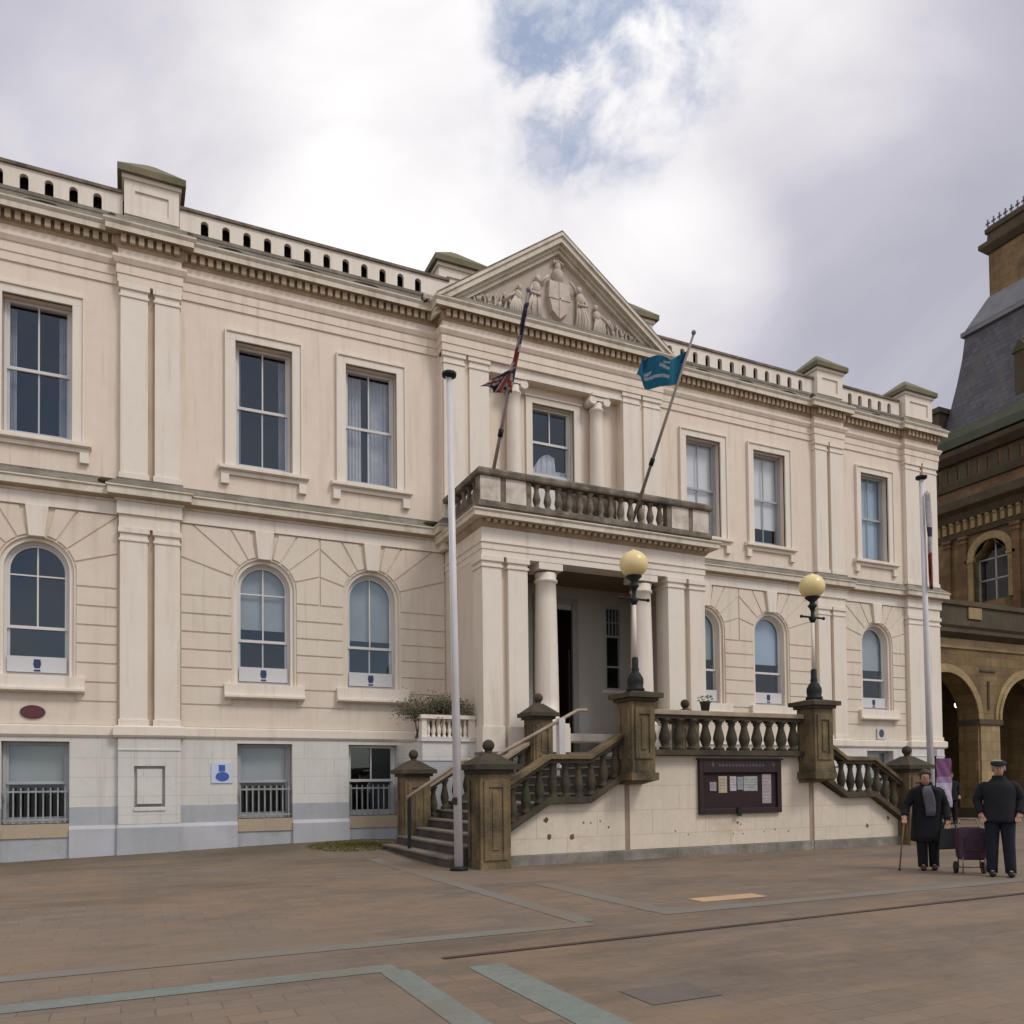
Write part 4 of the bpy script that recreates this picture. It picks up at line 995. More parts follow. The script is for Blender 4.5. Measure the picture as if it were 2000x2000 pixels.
# newels at the feet, piers at the landing (front and rear)
NEW = []
for sx in (-1, 1):
    for y in (12.92, 17.0): NEW.append(pier(sx*5.14, y, .56, -.1, 1.62, (.20, .105), 'newel'))
for sx in (-1, 1):
    pier(sx*2.22, 12.76, .50, 1.62, 2.93, (.06, 0), 'landing_pier')
    pier(sx*2.10, 16.98, .50, 1.75, 2.93, (.22, .115), 'landing_pier')
b = MB()
for sx in (1, -1): b.sx = sx; b.box(-2.52, -1.92, 12.47, 12.98, 1.48, 1.62); b.prismx([(12.52, 1.47), (12.98, 1.40), (12.98, 1.478), (12.47, 1.478)], -2.48, -1.96)
b.sx = 1; build_lr(b, 'pier_corbel', m_stone2, ES, .008)
# balustrade rails follow: slope - level - slope, then the landing
def ribbon(b, pts, h, y0, y1):
    up_ = [(x, z+h) for x, z in pts]; b.prism(pts + up_[::-1], y0, y1)
LOWL = [(-4.86, .565), (-4.0, 1.075), (-3.17, 1.075), (-2.40, 1.53)]
HI = .875
def zlow(x):
    for (xa, za), (xb, zb) in zip(LOWL, LOWL[1:]):
        if xa <= x <= xb: return za+(zb-za)*(x-xa)/(xb-xa)
    return LOWL[0][1]
for sx in (1, -1):
    for yy, nm in ((12.92, 'front'), (16.98, 'rear')):
        b = MB(); b.sx = sx; ribbon(b, LOWL, .12, yy-.13, yy+.13); b.build('balustrade_string', m_stone, ES, .008)
        b = MB(); b.sx = sx; ribbon(b, [(x, z+HI-.15) for x, z in LOWL], .065, yy-.10, yy+.10); b.build('balustrade_under_rail', m_stone, ES)
        b = MB(); b.sx = sx; ribbon(b, [(x, z+HI-.084) for x, z in LOWL], .09, yy-.15, yy+.15); b.build('balustrade_coping', m_cope if nm == 'rear' else m_stone2, ES, .012)
        if not (nm == 'rear' and sx == -1):
            for k in range(9):
                x = -4.70+.265*k; z = zlow(x)
                b = MB(); b.sx = sx; b.lathe(x, yy, balu_prof(z+.09, z+HI-.13, .094), 12); b.build('baluster', m_stone, ES)
b = MB(); b.box(-1.96, 1.96, 12.80, 13.06, 1.952, 2.06); b.build('balustrade_string', m_stone, ES, .008)
b = MB(); b.box(-1.96, 1.96, 12.83, 13.03, 2.66, 2.725); b.build('balustrade_under_rail', m_stone, ES)
b = MB(); b.box(-1.96, 1.96, 12.78, 13.08, 2.726, 2.82); o = b.build('balustrade_coping', m_cope, ES, .012)
for k in range(12):
    b = MB(); x = -1.78+.3236*k; b.lathe(x, 12.93, balu_prof(2.06, 2.665, .118), 12); b.build('baluster', m_stone, ES)

# mid-stair handrail
hr = empty('stair_handrail', (-2.26, 15.6, 2.0), 'pale painted handrail with white posts rising up the left flight of the stairs', 'handrail')
b = MB(); b.tube([(-5.75, 15.6, 1.18), (-4.55, 15.6, 1.93), (-3.9, 15.6, 1.98), (-1.83, 15.6, 3.04), (-1.6, 15.6, 3.05)], .038, 8); b.build('rail', m_cope, hr)
for x, z0, z1, w in ((-5.7, .15, 1.2, .03), (-4.2, 1.08, 1.95, .03), (-2.26, 1.6, 2.85, .075)):
    b = MB(); b.box(x-w, x+w, 15.6-w, 15.6+w, z0, z1); b.build('post', m_pole if w > .05 else m_iron, hr, .005)

# ------------------------------------------------------------------ globe lamps on the landing piers
lp = empty('globe_lamp', (-2.22, 12.76, 3.13), 'yellow globe lamp on a dark iron base, on the stair pier before the porch columns', 'lamp', 'globe lamps on the stair piers')
z = 3.13
b = MB(); b.lathe(-2.22, 12.76, [(.17, z), (.17, z+.05), (.14, z+.08), (.155, z+.16), (.15, z+.24), (.10, z+.33), (.065, z+.37), (.075, z+.41), (.06, z+.45), (.06, z+.62), (.045, z+.64)], 14); b.build('urn_base', m_iron, lp)
b = MB(); b.lathe(-2.22, 12.76, [(.04, z+.62), (.036, z+1.72)], 12); b.build('post', m_trim, lp)
b = MB(); b.lathe(-2.22, 12.76, [(.03, z+1.60), (.06, z+1.66), (.08, z+1.71), (.04, z+1.76), (.035, z+1.85), (.06, z+1.92), (.10, z+1.97), (.06, z+2.01), (.05, z+2.05), (.15, z+2.14), (.15, z+2.16)], 14); b.build('head_bracket', m_iron, lp)
b = MB(); b.tube([(-2.52, 12.76, z+1.73), (-1.92, 12.76, z+1.73)], .022, 8); b.ball((-2.53, 12.76, z+1.73), .035); b.ball((-1.91, 12.76, z+1.73), .035); b.build('ladder_bar', m_iron, lp)
b = MB(); b.ball((-2.22, 12.76, z+2.38), .265, .265, .255, 24, 16); b.lathe(-2.22, 12.76, [(.06, z+2.62), (.04, z+2.65)], 10); b.build('globe', m_globe, lp)
l2 = copy_tree(lp); l2.location.x = 2.22; l2['label'] = 'yellow globe lamp on the stair pier to the right of the notice board'

# ------------------------------------------------------------------ notice board on the stair wall
nb = empty('notice_board', (.36, 12.98, .80), 'dark maroon wooden notice board with pinned papers on the stair wall', 'notice board')
X0_, X1_, Z0_, Z1_ = -.66, 1.42, .80, 1.87; y0 = 12.90
b = MB()
b.box(X0_, X0_+.09, y0, 12.978, Z0_, Z1_); b.box(X1_-.11, X1_, y0, 12.978, Z0_, Z1_); b.box(X0_+.09, X1_-.11, y0, 12.978, Z0_, Z0_+.11); b.box(X0_+.09, X1_-.11, y0, 12.978, Z1_-.25, Z1_); b.box(X0_-.03, X1_+.03, y0-.03, 12.978, Z1_, Z1_+.035)
b.build('frame', m_board, nb, .008)
b = MB(); b.box(X0_+.09, X1_-.11, 12.95, 12.978, Z0_+.11, Z1_-.25); b.build('back_panel', m_boardin, nb)
sx_ = (X1_-X0_)/1370; sz_ = (Z1_-Z0_)/920
def bpos(zx, zy): return X0_+(zx-290)*sx_, Z1_-(zy-210)*sz_
for i, (a, c, t, d, colr) in enumerate(((470, 575, 585, 735, (0.46, 0.38, 0.42)), (612, 750, 485, 770, (0.55, 0.47, 0.33)), (800, 905, 490, 740, (0.60, 0.54, 0.54)), (925, 1020, 500, 720, (0.36, 0.38, 0.42)), (1030, 1262, 490, 745, (0.44, 0.47, 0.44)), (1345, 1500, 455, 965, (0.47, 0.43, 0.42)))):
    xa, za = bpos(a, t); xb, zb_ = bpos(c, d); b = MB(); b.box(xa, xb, 12.944, 12.9495, zb_, za)
    pm = plain('paper_%d' % i, tuple(v*.82 for v in colr), .9); o = b.build('paper', pm, nb)
    q = MB(); nlin = 7 if i == 5 else 4
    for k in range(nlin):
        zz = za-(za-zb_)*(k+1.2)/(nlin+1.6); q.box(xa+.02, xb-.02-(.03 if k % 2 else 0), 12.9425, 12.9438, zz-.006, zz+.006)
    q.build('print_lines', MATS.get('print_grey') or plain('print_grey', (0.25, 0.23, 0.24)), o)
q = MB()
xa, za = bpos(500, 300); q.ball((xa, 12.9, za), .04, .012, .055); xb, zb_ = bpos(1560, 300); q.ball((xb-.06, 12.9, zb_), .035, .012, .05)
for k in range(14): x = xa+.14+.085*k; q.box(x, x+.055, 12.896, 12.901, za-.028, za+.028)
q.build('header_marks', plain('tarnished_mark', (0.10, 0.075, 0.07)), nb)
q = MB(); xa, za = bpos(915, 1100); q.box(xa-.05, xa+.05, 12.87, 12.9, za-.08, za+.1); q.build('latch', m_iron, nb)

# ------------------------------------------------------------------ wall plates and window signs
b = MB(); n = 28
b.prism([(-12.58+.235*math.cos(6.2832*k/n), 3.07+.145*math.sin(6.2832*k/n)) for k in range(n)], 19.965, 20.0)
pl = top(b, 'wall_plaque', m_plaque, (-12.58, 20, 2.93), 'oval maroon plaque on the cream wall below the leftmost arched window', 'plaque')
q = MB(); q.prism([(-12.58+.205*math.cos(6.2832*k/n), 3.07+.118*math.sin(6.2832*k/n)) for k in range(n)], 19.960, 19.9645)
for k in range(3): q.box(-12.58-.11, -12.58+.11, 19.957, 19.9595, 3.12-.05*k, 3.13-.05*k) if False else None
q.build('plaque_face', mat('maroon_face', (0.12, 0.035, 0.045), .45, (0.10, 0.03, 0.04), 20.0), pl)
# access sign: pale blue board with a blue seated figure on a wheel
b = MB(); b.box(-9.02, -8.56, 19.935, 19.958, 1.53, 2.0)
sg = top(b, 'access_sign', m_signp, (-8.78, 19.96, 1.53), 'pale blue sign with dark blue symbol on the wall beside a basement window', 'sign')
q = MB(); q.box(-8.86, -8.72, 19.930, 19.9345, 1.80, 1.95)
q.prism([(-8.78+.15*math.cos(6.2832*k/18), 1.68+.11*math.sin(6.2832*k/18)) for k in range(18)], 19.931, 19.9345); q.build('symbol', m_signb, sg)
b = MB(); b.box(12.39, 12.79, 19.955, 19.975, 2.84, 3.22)
sg = top(b, 'wall_sign', m_signw, (12.59, 20, 2.84), 'small white sign with round dark emblem below the far right arched window', 'sign')
q = MB(); q.prism([(12.59+.115*math.cos(6.2832*k/18), 3.05+.14*math.sin(6.2832*k/18)) for k in range(18)], 19.948, 19.9545); q.build('emblem', mat('sign_slate', (0.06, 0.075, 0.085), .5), sg)
WL = {(1, 0): 'white window sign with dark emblem in the leftmost arched window, above the oval plaque', (1, 1): 'white window sign with dark emblem in the arched window just right of the left pilaster',
      (1, 2): 'white window sign with dark emblem in the arched window nearest the white flagpole', (-1, 2): 'white window sign in the arched window half hidden by the right end of the porch',
      (-1, 1): 'white window sign with dark emblem in the arched window left of the far lamp', (-1, 0): 'white window sign with dark emblem in the far right arched window'}
for (sx, i), lab in WL.items():
    c = WINX[i]*sx; b = MB(); b.box(c-.56, c+.56, 20.19, 20.205, 3.94, 4.28)
    o = top(b, 'window_sign', m_signw, (c, 20.2, 3.94), lab, 'sign', 'white signs in the arched windows')
    q = MB(); q.prism([(c-.075, 4.12), (c-.05, 4.03), (c+.05, 4.03), (c+.075, 4.12), (c+.06, 4.22), (c-.06, 4.22)], 20.184, 20.1895)
    q.box(c-.06, c+.06, 20.184, 20.1895, 3.96, 4.0); q.build('emblem', m_navy, o)

# ------------------------------------------------------------------ balcony block and pot on the rail
b = MB(); b.box(-.85, .75, 17.95, 18.35, 7.93, 8.98); b.prism([(-.92, 8.98), (.82, 8.98), (.80, 9.06), (-.90, 9.06)], 17.9, 18.4)
top(b, 'stone_block', m_balc, (-.05, 18.15, 7.93), 'weathered stone block standing on the balcony behind the middle of the balustrade', 'stone block', None, .01)
pt_ = empty('plant_pot', (-.48, 12.93, 2.82), 'small dark plant pot on the landing balustrade in front of the porch', 'plant pot')
b = MB(); b.lathe(-.48, 12.93, [(.075, 2.82), (.10, 2.98), (.115, 3.0), (.115, 3.02), (.09, 3.02)], 14); b.build('pot', m_soil, pt_)
b = MB(); random.seed(4)
for k in range(60):
    a = random.random()*6.28; r_ = random.uniform(.02, .12); p = Vector((-.48+r_*math.cos(a), 12.93+r_*math.sin(a), 3.0+random.uniform(.0, .12))); d = Vector((math.cos(a), math.sin(a), random.uniform(0, 1))).normalized(); e_ = d.orthogonal().normalized(); s = .03
    i = b.add([tuple(p), tuple(p+s*d+s*.5*e_), tuple(p+2*s*d), tuple(p+s*d-s*.5*e_)]); b.face([i, i+1, i+2, i+3])
b.build('leaves', plain('pot_leaf', (0.06, 0.11, 0.05)), pt_)

# ------------------------------------------------------------------ flagpoles on the square
def ground_pole(x, y, lx, label):
    r_ = empty('flagpole', (x, y, 0), label, 'flagpole', 'white flagpoles beside the stairs')
    h = 8.30
    b = MB(); b.tube([(x, y, .02), (x+lx*.5, y, h*.5), (x+lx, y, h)], [.076, .064, .050], 14); b.build('shaft', m_pole, r_)
    b = MB(); b.lathe(x, y, [(.15, 0), (.15, .05), (.11, .07)], 14); b.build('foot', m_iron, r_)
    b = MB(); b.lathe(x+lx, y, [(.045, h), (.045, h+.02), (.12, h+.035), (.125, h+.09), (.09, h+.10)], 14); b.build('truck', m_iron, r_)
    b = MB(); b.tube([(x+lx*.1-.10, y-.06, 1.2), (x+lx*.5-.085, y-.055, 4.6), (x+lx-.075, y-.05, h)], .006, 5); b.build('halyard', m_pole, r_)
    b = MB(); b.box(x-.115, x-.06, y-.10, y-.02, 1.1, 1.22); b.build('cleat', m_iron, r_)
    return r_
ground_pole(-5.75, 12.80, -.10, 'tall bare white flagpole standing before the left foot of the stairs')
ground_pole(5.80, 12.82, -.10, 'tall white flagpole with a limp red flag behind the stooping woman')

# cloth helper: grid of points, colour chosen per cell
def cloth(name, grid, colour, mats, loc, label):
    b = MB(); nu, nv = len(grid)-1, len(grid[0])-1
    i0 = b.add([p for row in grid for p in row]); w = nv+1
    for u in range(nu):
        for v in range(nv):
            b.mi = colour((u+.5)/nu, (v+.5)/nv); b.face([i0+u*w+v, i0+(u+1)*w+v, i0+(u+1)*w+v+1, i0+u*w+v+1], True)
    o = top(b, name, mats, loc, label, 'flag'); md = o.modifiers.new('thick', 'SOLIDIFY'); md.thickness = .006; return o
m_fr = plain('flag_red', (0.22, 0.04, 0.03)); m_fn = plain('flag_navy', (0.03, 0.022, 0.055)); m_fw = plain('flag_white', (0.42, 0.39, 0.41))
m_ft = plain('flag_teal', (0.014, 0.18, 0.31)); m_fl = plain('flag_pale', (0.42, 0.52, 0.62)); m_fd = plain('flag_deep', (0.01, 0.075, 0.19))
def union(u, v):      # u along the hoist (0 top), v along the fly
    x, y = v*2, u
    if abs(y-.5) < .1 or abs(x-1) < .1: return 0
    if abs(y-.5) < .165 or abs(x-1) < .165: return 2
    d = min(abs(y-x/2), abs(y-(1-x/2)))
    if d < .035: return 0
    if d < .1: return 2
    return 1
# balcony flagpoles lean outwards from behind the balustrade
def balcony_pole(bx_, tx, ty_, tz, label):
    p0, p1 = Vector((bx_, 17.85, 7.95)), Vector((tx, ty_, tz))
    r_ = empty('balcony_flagpole', tuple(p0), label, 'flagpole', 'flagpoles leaning out from the balcony')
    b = MB(); b.tube([p0, p0.lerp(p1, .5), p1], [.045, .04, .028], 10); b.build('shaft', m_gpole, r_)
    b = MB(); b.ball(tuple(p1+Vector((0, 0, .03))), .055, .055, .06); b.build('finial', m_leadg, r_)
    q = p0.lerp(p1, .38); b = MB(); b.tube([q-(p1-p0).normalized()*.09, q+(p1-p0).normalized()*.09], .06, 10); b.build('cleat', m_iron, r_)
    return p0, p1
p0, p1 = balcony_pole(-3.02, -2.85, 15.75, 12.2, 'grey flagpole leaning out from the left end of the balcony')
g_ = []
for u in range(25):
    t = u/24; row = []
    for v in range(37):
        s = v/36; a = p0.lerp(p1, .955-.40*t); k = max(0, (t-.58)/.42)
        wrap = .05*math.sin(s*15+t*2)                       # furled close to the pole, only the foot blows out to the left
        row.append((a.x-.07*s+wrap-k*.62*s*(1+.15*math.sin(s*7)), a.y-.05+.05*math.cos(s*15+t*2)-.15*k*s, a.z-.30*s*(1-k)-k*.10*s+.05*k*math.sin(s*9)))
    g_.append(row)
cloth('flag', g_, union, [m_fr, m_fn, m_fw], tuple(p0.lerp(p1, .43)), 'limp red, white and navy flag furled against the left balcony pole')
p0, p1 = balcony_pole(1.05, 1.30, 15.36, 12.0, 'grey flagpole leaning out from the right part of the balcony')
g_ = []
for u in range(49):
    t = u/48; row = []
    for v in range(73):
        s = v/72; a = p0.lerp(p1, .925-.155*t)
        droop = -.16*math.sin(s*3.14)-.10*s + .07*math.sin(s*9+1)*s*(1-t) + .20*s*t + .05*math.sin(s*12+3*t)*s
        row.append((a.x-1.0*s, a.y+.42*s+.13*math.sin(s*9+t*2.4)*(.25+s), a.z+droop))
    g_.append(row)
def teal(u, v):
    if abs(u-.66-.05*math.sin(v*9)) < .055 and .30 < v < .78: return 1
    if abs(u-.52-.9*(v-.72)) < .06 and .66 < v < .80: return 1
    if abs(u-.30+.55*(v-.52)) < .05 and .38 < v < .60: return 1
    if abs(u-.16-.35*(v-.50)) < .04 and .42 < v < .56: return 1
    return 2 if (v > .80 and u < .5) or (v < .10 and u < .35) else 0
cloth('flag', g_, teal, [m_ft, m_fl, m_fd], tuple(p0.lerp(p1, .68)), 'teal blue flag with pale emblem flying from the right balcony pole')
# limp flag on the right ground pole
g_ = []
for u in range(31):
    t = u/30; row = []
    for v in range(17):
        s = v/16; z_ = 8.02-2.2*t
        row.append((5.72+.0*t-.10*math.sin(s*11+t*4)*(.35+.3*math.sin(t*5)**2)-.03*s+.10*t, 12.72-.05*math.sin(s*8+t*5)-.05*s, z_-.06*s))
    g_.append(row)
def limp(u, v): return 0 if (.64 < u < .98 and v > .15) else (1 if (.36 < u < .46 and v > .3) or (u > .98) else 2)
cloth('flag', g_, limp, [m_fr, m_fn, m_fw], (5.72, 12.72, 5.8), 'limp white and red flag hanging down the tall right flagpole')

# ------------------------------------------------------------------ sandstone building beyond, with arcade and mansard tower
SB = empty('sandstone_building', (19.5, 20.5, 0), 'dark brown sandstone building with arcade and slate mansard tower beyond the cream hall', 'building')
AY = 20.55
b = MB(); ZS, RR = 3.68, 1.77
c1, c2 = 16.64, 21.46
def arcade_face(b, y0, y1, z1):
    b.box(c1+RR, c2-RR, y0, y1, -.3, ZS)
    xm = (c1+c2)/2
    b.prism([(c1, ZS+RR)] + arc(c1, ZS, RR, 90, 0, 14)[1:] + [(xm, ZS), (xm, z1), (c1, z1)], y0, y1)
    b.prism([(xm, ZS), (c2-RR, ZS)] + arc(c2, ZS, RR, 180, 90, 14)[1:] + [(c2, z1), (xm, z1)], y0, y1)
    b.prism([(c2, ZS+RR), (c2, z1), (23.35, z1), (23.35, ZS)] [::-1][::-1] + arc(c2, ZS, RR, 0, 90, 14)[:-1], y0, y1)
    b.prism([(15.62, ZS), (15.62, z1), (c1, z1), (c1, ZS+RR)][::-1] + [] , y0, y1) if False else b.box(15.62, c1, y0, y1, ZS+RR, z1)
    b.prism([(15.62, ZS+RR*.82), (c1-RR*.57, ZS+RR*.82)] + arc(c1, ZS, RR, 125, 90, 5)[1:] + [(15.62, ZS+RR)], y0, y1)
arcade_face(b, AY, AY+.8, 6.35)
b.build('arcade_wall', m_sand, SB)
for c in (c1, c2):
    b = MB()
    for k in range(20):
        a0, a1 = 9*k, 9*(k+1)
        if c == c1 and a1 > 122: continue
        o_, i_ = arc(c, ZS, RR+.30, a0, a1, 1), arc(c, ZS, RR+.02, a0, a1, 1); b.prism([i_[0], o_[0], o_[1], i_[1]], AY-.05, AY+.02)
        o_, i_ = arc(c, ZS, RR+.12, a0, a1, 1), arc(c, ZS, RR-.02, a0, a1, 1); b.prism([i_[0], o_[0], o_[1], i_[1]], AY-.10, AY-.052)
    b.build('arch_ring', m_sandl, SB)
b = MB(); b.box(c1+RR-.04, c2-RR+.04, AY-.12, AY+.84, ZS-.16, ZS+.04); b.box(c1+RR-.1, c2-RR+.1, AY-.14, AY+.86, -.2, .35); b.build('impost', m_sandd, SB)
b = MB(); b.box(18.5, 19.6, AY-.06, AY, .36, 3.5); b.build('pier_face', m_sandl, SB)
b = MB(); b.box(19.0, 19.1, AY-.05, AY-.03, 4.1, 5.2); b.box(18.6, 19.5, AY-.05, AY-.03, 5.55, 5.62); b.build('spandrel_carving', m_sandd, SB)
pa = [(15.62, AY), (23.35, AY)]
def srun(name, path, prof, m): b = MB(); b.sweep(path, prof); return b.build(name, m, SB)
srun('arcade_band', pa, [(-.6, 6.352), (.06, 6.352), (.08, 6.7), (-.6, 6.7)], m_sandl)
srun('arcade_cornice', pa, [(-.6, 6.702), (.1, 6.702), (.42, 6.86), (.42, 7.0), (.5, 7.1), (-.6, 7.15)], m_sandd)
srun('terrace_parapet', pa, [(-.4, 7.152), (.14, 7.152), (.14, 7.4), (.06, 7.42), (.06, 7.95), (.14, 7.97), (.14, 8.15), (-.4, 8.15)], m_sandd)
b = MB(); b.box(17.9, 18.65, AY-.12, AY-.07, 7.5, 7.93); b.build('parapet_panel', m_sandl, SB)
b = MB(); b.box(15.62, 23.3, AY+.4, 27, 6.9, 7.1); b.box(15.62, 23.3, 26.5, 27, -.3, 7); b.build('arcade_vault', m_sandd, SB)
# tower: faces left, corner at (23.3, 20.55)
TX = 23.3; TY0, TY1 = 20.58, 26.1; TX1 = 29.0
b = MB()
wy, wr, wz0, wzs = 23.18, .80, 9.25, 11.15
def yz(poly, x0, x1): b.prismx(poly, x0, x1)
yz([(TY0, -.3), (wy-wr, -.3), (wy-wr, 14.2), (TY0, 14.2)], TX, TX+.7); yz([(wy+wr, -.3), (TY1, -.3), (TY1, 14.2), (wy+wr, 14.2)], TX, TX+.7)
yz([(wy-wr, -.3), (wy+wr, -.3), (wy+wr, wz0), (wy-wr, wz0)], TX, TX+.7)
yz([(wy-wr, wzs), (wy-wr, 14.2), (wy, 14.2), (wy, wzs+wr)] [::-1] + [(wy+wr*math.cos(R(a)), wzs+wr*math.sin(R(a))) for a in range(90, 180, 10)][1:], TX, TX+.7)
yz([(wy, wzs+wr), (wy, 14.2), (wy+wr, 14.2), (wy+wr, wzs)][::-1] + [(wy+wr*math.cos(R(a)), wzs+wr*math.sin(R(a))) for a in range(0, 90, 10)][1:], TX, TX+.7)
b.box(TX+.7, TX1, TY0, TY0+.5, -.3, 14.2); b.box(TX+.7, TX1, TY1-.5, TY1, -.3, 14.2); b.box(TX1-.5, TX1, TY0, TY1, -.3, 14.2)
b.build('tower_wall', m_sand, SB)
b = MB(); b.box(TX-.002, TX1, TY0-.002, TY1+.002, 14.2, 16.3); b.build('tower_frieze', m_sandr, SB)
tp = [(TX1, TY1), (TX, TY1), (TX, TY0), (TX1, TY0)]
srun('tower_cornice', tp, [(-.2, 13.1), (.1, 13.1), (.25, 13.4), (.55, 13.55), (.6, 13.9), (-.2, 14.25)], m_sandd)
srun('tower_string_course', tp, [(-.2, 14.6), (.12, 14.6), (.2, 14.9), (.05, 15.0), (-.2, 15.0)], m_sandd)
srun('tower_eaves', tp, [(-.2, 15.75), (.25, 15.75), (.55, 16.0), (.6, 16.2), (-.2, 16.35)], m_sandd)
srun('tower_gutter', tp, [(-.4, 16.36), (.5, 16.36), (.5, 16.75), (.15, 17.3), (-.4, 17.4)], m_gutter)
srun('tower_lower_band', tp, [(-.2, 12.35), (.1, 12.35), (.16, 12.55), (-.2, 12.6)], m_sandd)
for y in (21.2, 22.0, 24.4, 25.2):
    b = MB(); b.box(TX-.14, TX, y-.16, y+.16, 8.3, 12.3); b.box(TX-.18, TX, y-.20, y+.20, 12.0, 12.12); b.box(TX-.2, TX, y-.22, y+.22, 12.2, 12.34); b.box(TX-.18, TX, y-.2, y+.2, 8.3, 8.6); b.build('tower_pilaster', m_sandr, SB)
b = MB()
for k in range(16):
    y = TY0+.25+.345*k; b.box(TX-.10, TX, y-.09, y+.09, 12.62, 13.05); b.box(TX-.16, TX, y-.07, y+.07, 13.0, 13.09)
b.build('tower_brackets', m_sandl, SB)
b = MB()
for k in range(11):
    y = TY0+.4+.48*k; b.prismx([(y-.17, 14.98), (y+.17, 14.98), (y+.17, 15.5)] + [(y+.17*math.cos(R(t)), 15.5+.17*math.sin(R(t))) for t in range(20, 180, 20)] + [(y-.17, 15.5)], TX-.06, TX+.02)
b.build('tower_frieze_panels', m_sandd, SB)
b = MB()
for k in range(14):
    a0, a1 = R(180*k/14), R(180*(k+1)/14); ro, ri = wr+.30, wr-.02
    b.prismx([(wy+ri*math.cos(a0), wzs+ri*math.sin(a0)), (wy+ro*math.cos(a0), wzs+ro*math.sin(a0)), (wy+ro*math.cos(a1), wzs+ro*math.sin(a1)), (wy+ri*math.cos(a1), wzs+ri*math.sin(a1))], TX-.10, TX+.05)
for s in (1, -1): 
    y_ = wy+s*(wr+.14); b.box(TX-.10, TX+.05, y_-.14, y_+.14, wz0, wzs)
    b.box(TX-.14, TX+.05, y_-.2, y_+.2, wzs-.08, wzs+.06)
b.build('tower_window_surround', m_sandl, SB)
b = MB(); xw = TX+.35
for y_ in (wy-wr, wy-.03, wy+wr-.06): b.box(xw-.03, xw+.05, y_, y_+.06, wz0, wzs+(.75 if abs(y_-wy) < .1 else 0))
for z_ in (wz0, wz0+.95, wzs-.03): b.box(xw-.03, xw+.05, wy-wr, wy+wr, z_, z_+.06)
tw_ = b.build('tower_window', m_greysash, SB)
b = MB(); pp_ = [(wy-wr, wz0), (wy+wr, wz0), (wy+wr, wzs)] + [(wy+wr*math.cos(R(a)), wzs+wr*math.sin(R(a))) for a in range(0, 181, 12)][1:]; i = b.add([(xw+.01, y_, z_) for y_, z_ in pp_]); b.face([i+k for k in range(len(pp_))][::-1]); b.build('pane', m_glass, tw_)
b = MB(); b.box(xw+.5, xw+.55, TY0+.5, TY1-.5, 7, 14); b.build('tower_interior', m_room, SB)
# mansard, curb, turret, cresting
def frustum(b, r0, z0, r1, z1):
    i = b.add([(r0[0], r0[2], z0), (r0[1], r0[2], z0), (r0[1], r0[3], z0), (r0[0], r0[3], z0), (r1[0], r1[2], z1), (r1[1], r1[2], z1), (r1[1], r1[3], z1), (r1[0], r1[3], z1)])
    for q in ((0,1,5,4),(1,2,6,5),(2,3,7,6),(3,0,4,7),(4,5,6,7)): b.face([i+k for k in q])
b = MB()
prev = (TX+.05, TX1-.05, TY0+.05, TY1-.75); pz = 17.38
for t in (.25, .5, .75, 1.0):
    ins = .95*(1-(1-t)**1.35); r1 = (TX+.05+ins, TX1-.05-ins, TY0+.05+ins, TY1-.75-ins*.55); z1 = 17.38+4.6*t; frustum(b, prev, pz, r1, z1); prev, pz = r1, z1
b.build('mansard_roof', m_slate, SB)
MR = prev
srun('roof_curb', [(MR[1], MR[3]), (MR[0], MR[3]), (MR[0], MR[2]), (MR[1], MR[2])], [(-.3, 21.85), (.14, 21.9), (.14, 22.1), (-.3, 22.2)], m_leadg)
b = MB(); TR = (24.92, 27.4, TY0+1.5, 24.02); frustum(b, (MR[0], MR[1], MR[2], MR[3]), 22.2, (TR[0]-.04, TR[1]+.04, TR[2]-.04, TR[3]+.04), 23.5); b.build('upper_roof', m_leadg, SB)
b = MB(); b.box(TR[0], TR[1], TR[2], TR[3], 23.4, 25.7); b.build('roof_turret', m_sand, SB)
srun('turret_cornice', [(TR[1], TR[3]), (TR[0], TR[3]), (TR[0], TR[2]), (TR[1], TR[2])], [(-.2, 25.45), (.08, 25.5), (.3, 25.75), (.3, 25.95), (.05, 26.0), (.02, 26.4), (.1, 26.45), (.1, 26.65), (-.2, 26.7)], m_sandd)
b = MB()
for k in range(8):
    y_ = TR[2]+(TR[3]-TR[2])*k/7; b.box(TR[0]-.02, TR[0]+.02, y_-.03, y_+.03, 26.68, 27.1); b.box(TR[0]-.02, TR[0]+.02, y_-.10, y_+.10, 26.88, 26.95)
    x_ = TR[0]+(TR[1]-TR[0])*k/7; b.box(x_-.03, x_+.03, TR[2]-.02, TR[2]+.02, 26.68, 27.1)
b.box(TR[0]-.015, TR[0]+.015, TR[2], TR[3], 26.72, 26.76); b.build('roof_cresting', m_leadg, SB)
b = MB(); b.box(TX+.15, TX+1.6, 21.5, 22.02, 16.9, 19.6); b.prismx([(21.4, 19.6), (22.12, 19.6), (21.76, 20.1)], TX+.1, TX+1.7); b.build('dormer', m_sandd, SB)
b = MB(); b.box(TX-.15, TX+.75, TY1-.7, TY1+.15, 16.5, 18.7); b.box(TX-.25, TX+.85, TY1-.8, TY1+.25, 18.4, 18.62); b.build('corner_pedestal', m_sandd, SB)
b = MB(); b.ball((19.3, 22.0, 4.43), .13, .13, .13); lb_ = top(b, 'arcade_lamp', m_lit, (19.3, 22.0, 4.43), 'small lit white bulb hanging inside the dark arch', 'lamp')
q = MB(); q.tube([(19.3, 22.0, 4.55), (19.3, 22.0, 6.9)], .012, 5); q.build('cord', m_iron, lb_)

